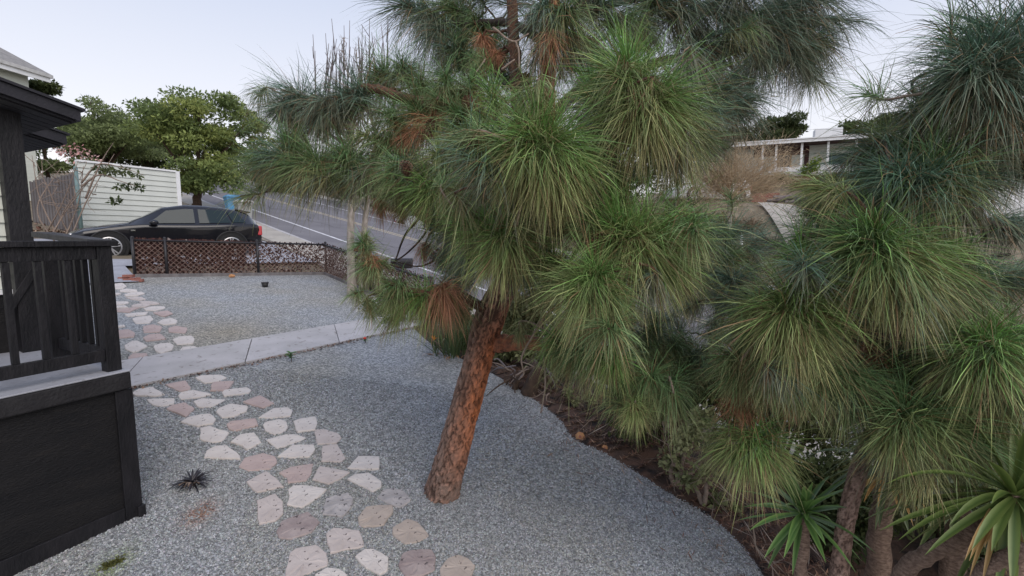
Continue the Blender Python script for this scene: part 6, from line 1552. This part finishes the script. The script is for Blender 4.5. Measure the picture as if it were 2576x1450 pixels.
t, P, b = rosette("yucca_plant", "shaded yucca at the far right edge under the pine branches", "yucca", 2585, 1130, 3.0, 34, 0.5, 0.05, 66, (-.1, -.4, .8), (0.06, 0.10, 0.03), (0.15, 0.18, 0.06), el0=-0.8, droop=0.7)
limb("trunk", [b - UPV * .1, (b + P) / 2, P - UPV * .03], [.085, .08, .07], t, "yucca_bark", 12)

g = np.random.default_rng(71)
bp_ = G(1140, 890); t = thing("strap_leaf_plant", "clump of long strap leaves with one orange flower left of the leaning trunk", "plant", bp_)
for k in range(115):
    a = g.uniform(0, 6.28); q = bp_ + np.array([math.cos(a), math.sin(a), 0]) * g.uniform(0, .36); el = g.uniform(.75, 1.5)
    d = np.array([math.cos(a) * math.cos(el), math.sin(a) * math.cos(el), math.sin(el)]); s = g.uniform(.7, 1.2)
    blade(q, d, g.uniform(.45, .92), .026, g.uniform(.3, 1.1), g, t, np.array((0.045, 0.085, 0.028)) * s, np.array((0.09, 0.13, 0.05)) * s)
for k in range(22):
    a = g.uniform(0, 6.28); q = bp_ + np.array([math.cos(a), math.sin(a), 0]) * g.uniform(.1, .38)
    blade(q, np.array([math.cos(a), math.sin(a), .8]), g.uniform(.12, .3), .022, 1.4, g, t, np.array((0.30, 0.13, 0.05)), np.array((0.36, 0.2, 0.09)), "dead_leaf")
fl = PF(1091, 857, bp_[1] - .35); fs = bp_ + np.array([-.15, -.1, 0])
limb("flower_stem", [fs, (fs + fl) / 2 + UPV * .06, fl], [.007, .006, .006], t, "twig", 5)
for k in range(4): blade(fl, np.array([-.5 + .35 * k, -.3, 1.0 - .15 * k]), .11, .028, .2, g, t, np.array((0.85, 0.30, 0.03)), np.array((0.8, 0.36, 0.05)), "petal")
for (q0, d, L, dr) in [((1065, 818), (-1, .0, .06), .62, .12), ((1085, 830), (-.75, -.2, -.1), .5, .9), ((1065, 816), (.9, .2, .25), .45, .6)]:
    blade(G(*q0) + UPV * 0.10, np.array(d), L, .06, dr, g, t, np.array((0.055, 0.08, 0.045)), np.array((0.09, 0.11, 0.06)), "fallen_leaf")

props(litter("soil_edge", 700, 17, lambda g: (lambda q: np.array([q[0], q[1], plane_z(q[0], q[1]) + .006]))(N0 + dn * g.uniform(-.05, 1.05) + np.array([.25, -.4, 0]) * abs(g.normal(0, .12))), 0.035, LIT, 2.0),
      "thin line of brown leaf crumbs along the near edge of the walkway", "leaf crumbs")
props(litter("needle_litter", 420, 18, lambda g: (lambda q: np.array([q[0], q[1], plane_z(q[0], q[1]) + .012]))(EDGE[int(g.integers(4, len(EDGE) - 8))] + np.array([-.82, -.57, 0]) * abs(g.normal(0, .35)) + g.normal(0, .1, 3)), 0.09, LIT, 14.0),
      "scattered brown pine needles on the gravel along the garden bed", "pine needles")
# tangle of dry brush behind the leaning trunk
tb_ = BEDG(1335, 985); t = thing("brush_pile", "tangle of dry brown sticks and dead brush on the soil behind the orange trunk", "brush pile", tb_)
g = np.random.default_rng(91)
for k in range(42):
    s = PF(g.uniform(1265, 1430), g.uniform(920, 1010), tb_[1] + g.uniform(-.3, .6)); d = nrm(g.normal(0, 1, 3) * np.array([1, .6, .6])) * g.uniform(.15, .45)
    limb("stick", [s, s + d * .5 + g.normal(0, .04, 3), s + d], [.014, .011, .006], t, ["twig", "brown_bark", "drift"][k % 3], 5, 4)
leaves("dead_leaves", [(PF(u, v, tb_[1] + .2), (.22, .2, .14)) for u, v in [(1290, 980), (1340, 960), (1390, 990), (1420, 1010)]], 700, .06, [(0.10, 0.055, 0.04), (0.22, 0.12, 0.08), (0.3, 0.2, 0.13)], t, 92, hollow=.1)
# seedlings and the dead plant on the gravel
def seedling(label, u, v, hgt, n, flower=None, seed=0, sz=.06):
    g = np.random.default_rng(seed); b = G(u, v); t = thing("seedling", label, "seedling", b)
    limb("stem", [b - UPV * .02, b + UPV * hgt * .6 + np.array([.01, 0, 0]), b + UPV * hgt], [.006, .005, .003], t, "brown_bark", 5)
    for k in range(n):
        a = k * 2.4; z = hgt * (0.35 + .65 * k / n)
        blade(b + UPV * z, np.array([math.cos(a), math.sin(a), .55]), sz * g.uniform(.8, 1.2), sz * .42, .5, g, t, np.array((0.06, 0.15, 0.04)), np.array((0.08, 0.17, 0.05)))
    if flower: MB().ball(b + UPV * (hgt + .02), .03, 8, 5, (1, 1, .7)).emit("flower", M["flower_red"], t, True)
    return t
seedling("small green seedling at the walkway edge, the bigger of the two", 732, 912, .15, 11, seed=81, sz=.085)
seedling("tiny red flowered seedling at the walkway edge", 918, 864, .07, 8, True, 82, .055)

dp = G(484, 1222); t = thing("dead_plant", "dark cut back dead plant on the gravel near the stepping stones", "plant", dp)
g = np.random.default_rng(83)
for k in range(64):
    a = g.uniform(0, 6.28); el = abs(g.normal(.35, .3)); d = np.array([math.cos(a) * math.cos(el), math.sin(a) * math.cos(el), math.sin(el)]); s = g.uniform(.5, 1.5)
    blade(dp + UPV * .03 + d * .015, d, g.uniform(.07, .18), .018, g.uniform(.3, 1.0), g, t, np.array((0.020, 0.018, 0.024)) * s, np.array((0.045, 0.04, 0.045)) * s)
for k in range(6):
    a = g.uniform(3.4, 6.0); limb("stem", [dp, dp + np.array([math.cos(a) * .05, math.sin(a) * .05, .05]), dp + np.array([math.cos(a) * .10, math.sin(a) * .10, .045])], [.010, .009, .007], t, "twig", 6)
mo = G(283, 1422)
t = thing("moss_tuft", "small patch of yellow green weed by the black porch base", "weed", mo)
leaves("foliage", [(mo + np.array([.03 * q, .05 * q, .015]), (.03, .04, .015)) for q in (-.6, 0, .6)], 260, .022, [(0.10, 0.11, 0.03), (0.17, 0.17, 0.06)], t, 84, hollow=.05)

# ------------------------------------------------------------ across the road, on the right
def tp_(u, v, F):
    q = PF(u, v, F); return q
# house with a white post porch
HF = 36.0
h0, h1 = PF(1835, 366, HF + 1.5), PF(2200, 345, HF - 2.0)
h1[2] = h0[2] = (h0[2] + h1[2]) / 2
hx = nrm((h1 - h0) * np.array([1, 1, 0])); hy = np.array([-hx[1], hx[0], 0])
LW = np.linalg.norm(h1 - h0) + 1.5
floor = PF(2000, 440, HF)[2]; HT = h0[2] - floor
fh = thing("house", "white hillside house across the road with a flat roofed porch on white posts", "house", np.array([h0[0], h0[1], floor]))
O = np.array([h0[0], h0[1], floor])
MB().box(O + UPV * HT - hy * 0.3, hx * LW, hy * 3.6, UPV * 0.10).emit("roof", M["shingle"], fh)
MB().box(O + UPV * (HT - 0.14) - hy * 0.36, hx * LW, hy * 0.06, UPV * 0.22).emit("fascia", M["white"], fh)
MB().box(O + UPV * (HT + 0.085) - hy * 0.44, hx * LW, hy * 0.13, UPV * 0.07).emit("gutter", M["white"], fh)
MB().box(O + UPV * (HT - 0.05) - hy * 0.29, hx * LW, hy * 2.1, UPV * 0.045).emit("ceiling", M["maroon"], fh)
def hat(u): 
    q = PPL(u, 400, O, hx); return np.dot(q - O, hx)
for u in (1918, 1952, 2016, 2082, 2152):
    p = O + hx * hat(u)
    MB().box(p - hx * 0.07, hx * 0.14, hy * 0.14, UPV * (HT - 0.15)).emit("post", M["white"], fh)
wy = O + hy * 1.8
wall = MB().box(wy, hx * LW, hy * 0.2, UPV * (HT - 0.06)).emit("wall", M["siding"], fh)
for k in range(9):
    MB().box(wy - hy * 0.02 + UPV * (0.25 * k), hx * LW, hy * 0.018, UPV * 0.235).emit("siding_board", M["siding"], wall)
MB().box(wy - hy * 0.035 + UPV * (HT * 0.70) + hx * hat(1900), hx * (hat(2044) - hat(1900)), hy * 0.012, UPV * HT * 0.27).emit("upper_panel", M["maroon"], fh)
MB().box(wy - hy * 0.06 + hx * hat(2034), hx * (hat(2046) - hat(2034)), hy * 0.036, UPV * (HT - 0.1)).emit("brown_pilaster", M["maroon"], fh)
w0, w1 = hat(1962), hat(2000)
wf_ = MB()
for (a, b, c, d) in ((w0, w1, .62, .70), (w0, w1, 1.72, 1.80), (w0, w0 + .1, .70, 1.72), (w1 - .1, w1, .70, 1.72), ((w0 + w1) / 2 - .04, (w0 + w1) / 2 + .04, .70, 1.72)):
    wf_.box(wy - hy * 0.08 + hx * a + UPV * c, hx * (b - a), hy * 0.055, UPV * (d - c))
win = wf_.emit("window", M["window_wood"], fh)
MB().box(wy - hy * 0.045 + hx * (w0 + .1) + UPV * .70, hx * (w1 - w0 - .2), hy * 0.02, UPV * 1.02).emit("pane", M["glass"], win)
MB().box(wy - hy * 0.05 + hx * hat(2100), hx * 1.4, hy * 0.026, UPV * 1.5 ).emit("door", M["pole"], fh)
MB().box(O - hy * 0.1 + hx * hat(1935), hx * (LW - hat(1935)), hy * 0.12, UPV * 0.55).emit("parapet", M["white"], fh)
MB().box(O - hy * 0.2 - UPV * 0.14, hx * LW, hy * 2.0, UPV * 0.139).emit("deck", M["concrete"], fh)
MB().box(O + hx * 0.3 - UPV * 3.0, hx * (LW - .3), hy * 2.0, UPV * 2.855).emit("foundation", M["bank"], fh)
ch = PPL(2046, 350, O + hy * 2.0, hx); ck = np.dot(ch - O, hx)
MB().box(O + hx * ck + hy * 1.4 + UPV * (HT + 0.102), hx * 1.75, hy * 0.9, UPV * 0.95).emit("chimney", M["white"], fh)
sb = O + hx * hat(2035) - hy * 0.5
t = thing("shrub", "bright yellow green shrub at the white base wall of the hillside house", "shrub", sb)
leaves("foliage", [(sb + hx * q + UPV * z, (.45, .4, .4)) for q, z in ((-.3, .2), (.1, .4), (.35, .75), (.3, .3))], 900, .16, [(0.12, 0.19, 0.03), (0.22, 0.30, 0.05)], t, 120, hollow=.1)
for i, (u, v, rx, ry, F, lb) in enumerate([(1958, 325, 62, 32, 46, "dark green tree behind the left roof end of the hillside house"), (2170, 335, 75, 34, 48, "olive tree behind the right roof end of the hillside house"), (2300, 330, 90, 45, 44, "tall green tree on the skyline behind the right pine"), (1840, 352, 40, 16, 50, "low distant tree on the skyline left of the hillside house")]):
    b = PF(u, 440, F); b[2] = float(ground(b[0], b[1]))
    leaf_tree("hillside_tree", lb, b, 6, clumpset(u, v, rx, ry, F, 22, 22, 130 + i), 6500, 0.30, GD, 140 + i, r=0.25)

# slope between the house and the road: retaining brick wall, driveway, drift logs, bin
dvs = [GT(1905, 517, 14), GT(2080, 513, 14), GT(2180, 650, 10), GT(1990, 650, 10)]
vv, ff = [], []; n1, n2 = 14, 8
for i in range(n1 + 1):
    for j in range(n2 + 1):
        a = dvs[0] * (1 - j / n2) + dvs[1] * (j / n2); b = dvs[3] * (1 - j / n2) + dvs[2] * (j / n2); q = a * (1 - i / n1) + b * (i / n1)
        vv.append((q[0], q[1], float(ground(q[0], q[1])) + 0.16))
for i in range(n1):
    for j in range(n2): ff.append((i * (n2 + 1) + j, (i + 1) * (n2 + 1) + j, (i + 1) * (n2 + 1) + j + 1, i * (n2 + 1) + j + 1))
emit("driveway", vv, ff, M["sidewalk"], None, True, kind="structure")
def gp(u, v, lo=15): return GT(u, v, lo)
q = gp(1922, 508, 18)
bw2 = thing("brick_wall", "low red brick wall beside the blue bin across the road", "wall", q)
for r_ in range(4):
    for c_ in range(6):
        MB().cbox(q + hx * (-.62 + .25 * c_ + (.12 if r_ % 2 else 0)) + UPV * (.14 * r_), .235, .14, .125, math.atan2(hx[1], hx[0])).emit("brick", M["brick"], bw2)
q2 = gp(1866, 506, 18)
make_bin("wheelie_bin", "bright blue wheelie bin across the road behind the tan bare tree", q2 + UPV * 0.02, 2.6, "bin_blue", "bin_blue", 1.1, 0.62)
g = np.random.default_rng(150)
for k, (u, v, lb) in enumerate([(1960, 508, "lowest grey driftwood log at the top of the far driveway"), (1985, 500, "middle grey driftwood log lying on the pile across the road"), (2005, 506, "right hand grey driftwood log at the top of the far driveway"), (1975, 495, "uppermost grey driftwood log on the pile across the road")]):
    c = gp(u, 512, 18) + UPV * ((512 - v) * .018 + .1); L = 1.4
    pts = [c + hx * (x * L / 2) + np.array([0, 0, g.normal(0, .06)]) for x in (-1, -.4, .2, .7, 1)]
    v_, f_ = tube_mesh(smooth_path(pts, 4), np.interp(np.linspace(0, 1, 17), [0, .3, .7, 1], [.10, .15, .13, .07]), 8)
    props(emit("driftwood_log", v_, f_, M["drift"], None, True), lb, "log", "driftwood logs across the road")
# tan bare tree with a cloud of fine twigs
bt_ = gp(1832, 560, 12); FT = 19.0
bt_ = PF(1832, 590, FT); bt_[2] = float(ground(bt_[0], bt_[1])) - .1
t = thing("bare_tree", "tan leafless tree with a rounded haze of fine twigs below the hillside house", "tree", bt_)
fk = PF(1835, 500, FT)
limb("trunk", [bt_, (bt_ + fk) / 2 + np.array([.08, 0, 0]), fk], [.13, .10, .08], t, "grey_bark", 9)
g = np.random.default_rng(155); tips = []
for k in range(20):
    e = PF(1840 + g.uniform(-105, 140), 375 + g.uniform(-5, 105), FT) + np.array([0, g.uniform(-1.3, 1.3), 0])
    m_ = fk + (e - fk) * .5 + UPV * .1 + g.normal(0, .1, 3); limb("branch", [fk + g.normal(0, .04, 3), m_, e], [.045, .025, .008], t, "tan_twig", 5); tips += [m_, e, (m_ + e) / 2]
n = 15000; T_ = np.array(tips); k = g.integers(0, len(T_), n); P = T_[k] + g.normal(0, .42, (n, 3)); d = nrm(nrm(P - fk) + g.normal(0, .5, (n, 3))); L = g.uniform(.12, .4, (n, 1)); s = nrm(np.cross(d, g.normal(0, 1, (n, 3)))) * .007
v_ = np.stack([P - s, P + s, P + d * L + s * .3, P + d * L - s * .3], 1).reshape(-1, 3)
c = np.array([0.46, 0.36, 0.24]) * g.uniform(.6, 1.25, (n, 1))
emit("twigs", v_, np.arange(4 * n).reshape(-1, 4), M["leaf"], t, colors=np.repeat(c, 4, axis=0), kind="stuff")
# dry brush on the bank under it
for i, (u, v, F, r, pal, lb) in enumerate([(1790, 575, 17.5, .9, [(0.10, 0.10, 0.03), (0.22, 0.19, 0.07)], "yellow green brush on the bank below the tan bare tree"), (1870, 585, 18, .8, [(0.20, 0.15, 0.10), (0.32, 0.24, 0.16)], "dull brown brush beside the trunk of the tan bare tree"), (2085, 468, 28, .9, [(0.16, 0.14, 0.05), (0.26, 0.22, 0.09)], "olive brush on the slope under the hillside house"), (1905, 485, 26, 1.0, [(0.28, 0.2, 0.12), (0.38, 0.28, 0.17)], "tan dry brush on the slope left of the driftwood logs"), (1700, 500, 24, 1.0, [(0.16, 0.15, 0.07), (0.26, 0.23, 0.12)], "muted olive brush on the far bank right of the leaning pine"), (1960, 458, 31, .8, [(0.15, 0.16, 0.08), (0.25, 0.25, 0.13)], "grey green brush on the slope left of the yellow green shrub"), (2120, 462, 30, .9, [(0.14, 0.16, 0.07), (0.22, 0.24, 0.10)], "green brush on the slope below the right end of the porch"), (1760, 440, 33, 1.0, [(0.16, 0.17, 0.09), (0.26, 0.26, 0.14)], "pale olive brush on the slope left of the hillside house"), (2180, 520, 24, 1.0, [(0.12, 0.14, 0.06), (0.2, 0.21, 0.1)], "dull green brush beside the top of the far driveway"), (2015, 475, 27.5, .8, [(0.26, 0.19, 0.1), (0.34, 0.26, 0.14)], "tan dry grass clump above the driftwood logs")]):
    b = GT(u, v, 14)
    t = thing("brush", lb, "shrub", b)
    leaves("foliage", [(b + hx * (q * r * .6) + UPV * r * .4, (r * .7, r * .7, r * .5)) for q in (-1, -.3, .4, 1)], 2200, .16, pal, t, 160 + i, hollow=.1, long=5)
# white house with an orange tile edge at the far right
rh0 = PF(2490, 430, 24)
t = thing("house", "white house with an orange tiled roof edge at the far right behind the pine", "house", np.array([rh0[0], rh0[1], float(ground(rh0[0], rh0[1]))]))
MB().box(rh0 - UPV * 2.3, hx * 9, hy * 5, UPV * 2.3).emit("wall", M["white"], t)
for k in range(24): MB().tube([rh0 + hx * (.2 + .38 * k) - hy * .45 + UPV * .02, rh0 + hx * (.2 + .38 * k) + hy * 2.4 + UPV * 1.1], .16, 8).emit("roof_tile", M["tile"], t, True)
MB().box(rh0 + hx * 2.2 - hy * .03 - UPV * 1.5, hx * 1.2, hy * .025, UPV * 1.0).emit("window", M["glass"], t)
# marker post, white
mp_ = PF(1862, 640, 10.5); zz = float(ground(mp_[0], mp_[1]))
props(MB().tube([np.array([mp_[0], mp_[1], zz]), PF(1866, 595, 10.5)], .03, 8).ball(PF(1866, 595, 10.5), .032, 8, 4).emit("marker_post", M["white"], None, True), "thin white marker post beyond the pines below the tan bare tree", "post")
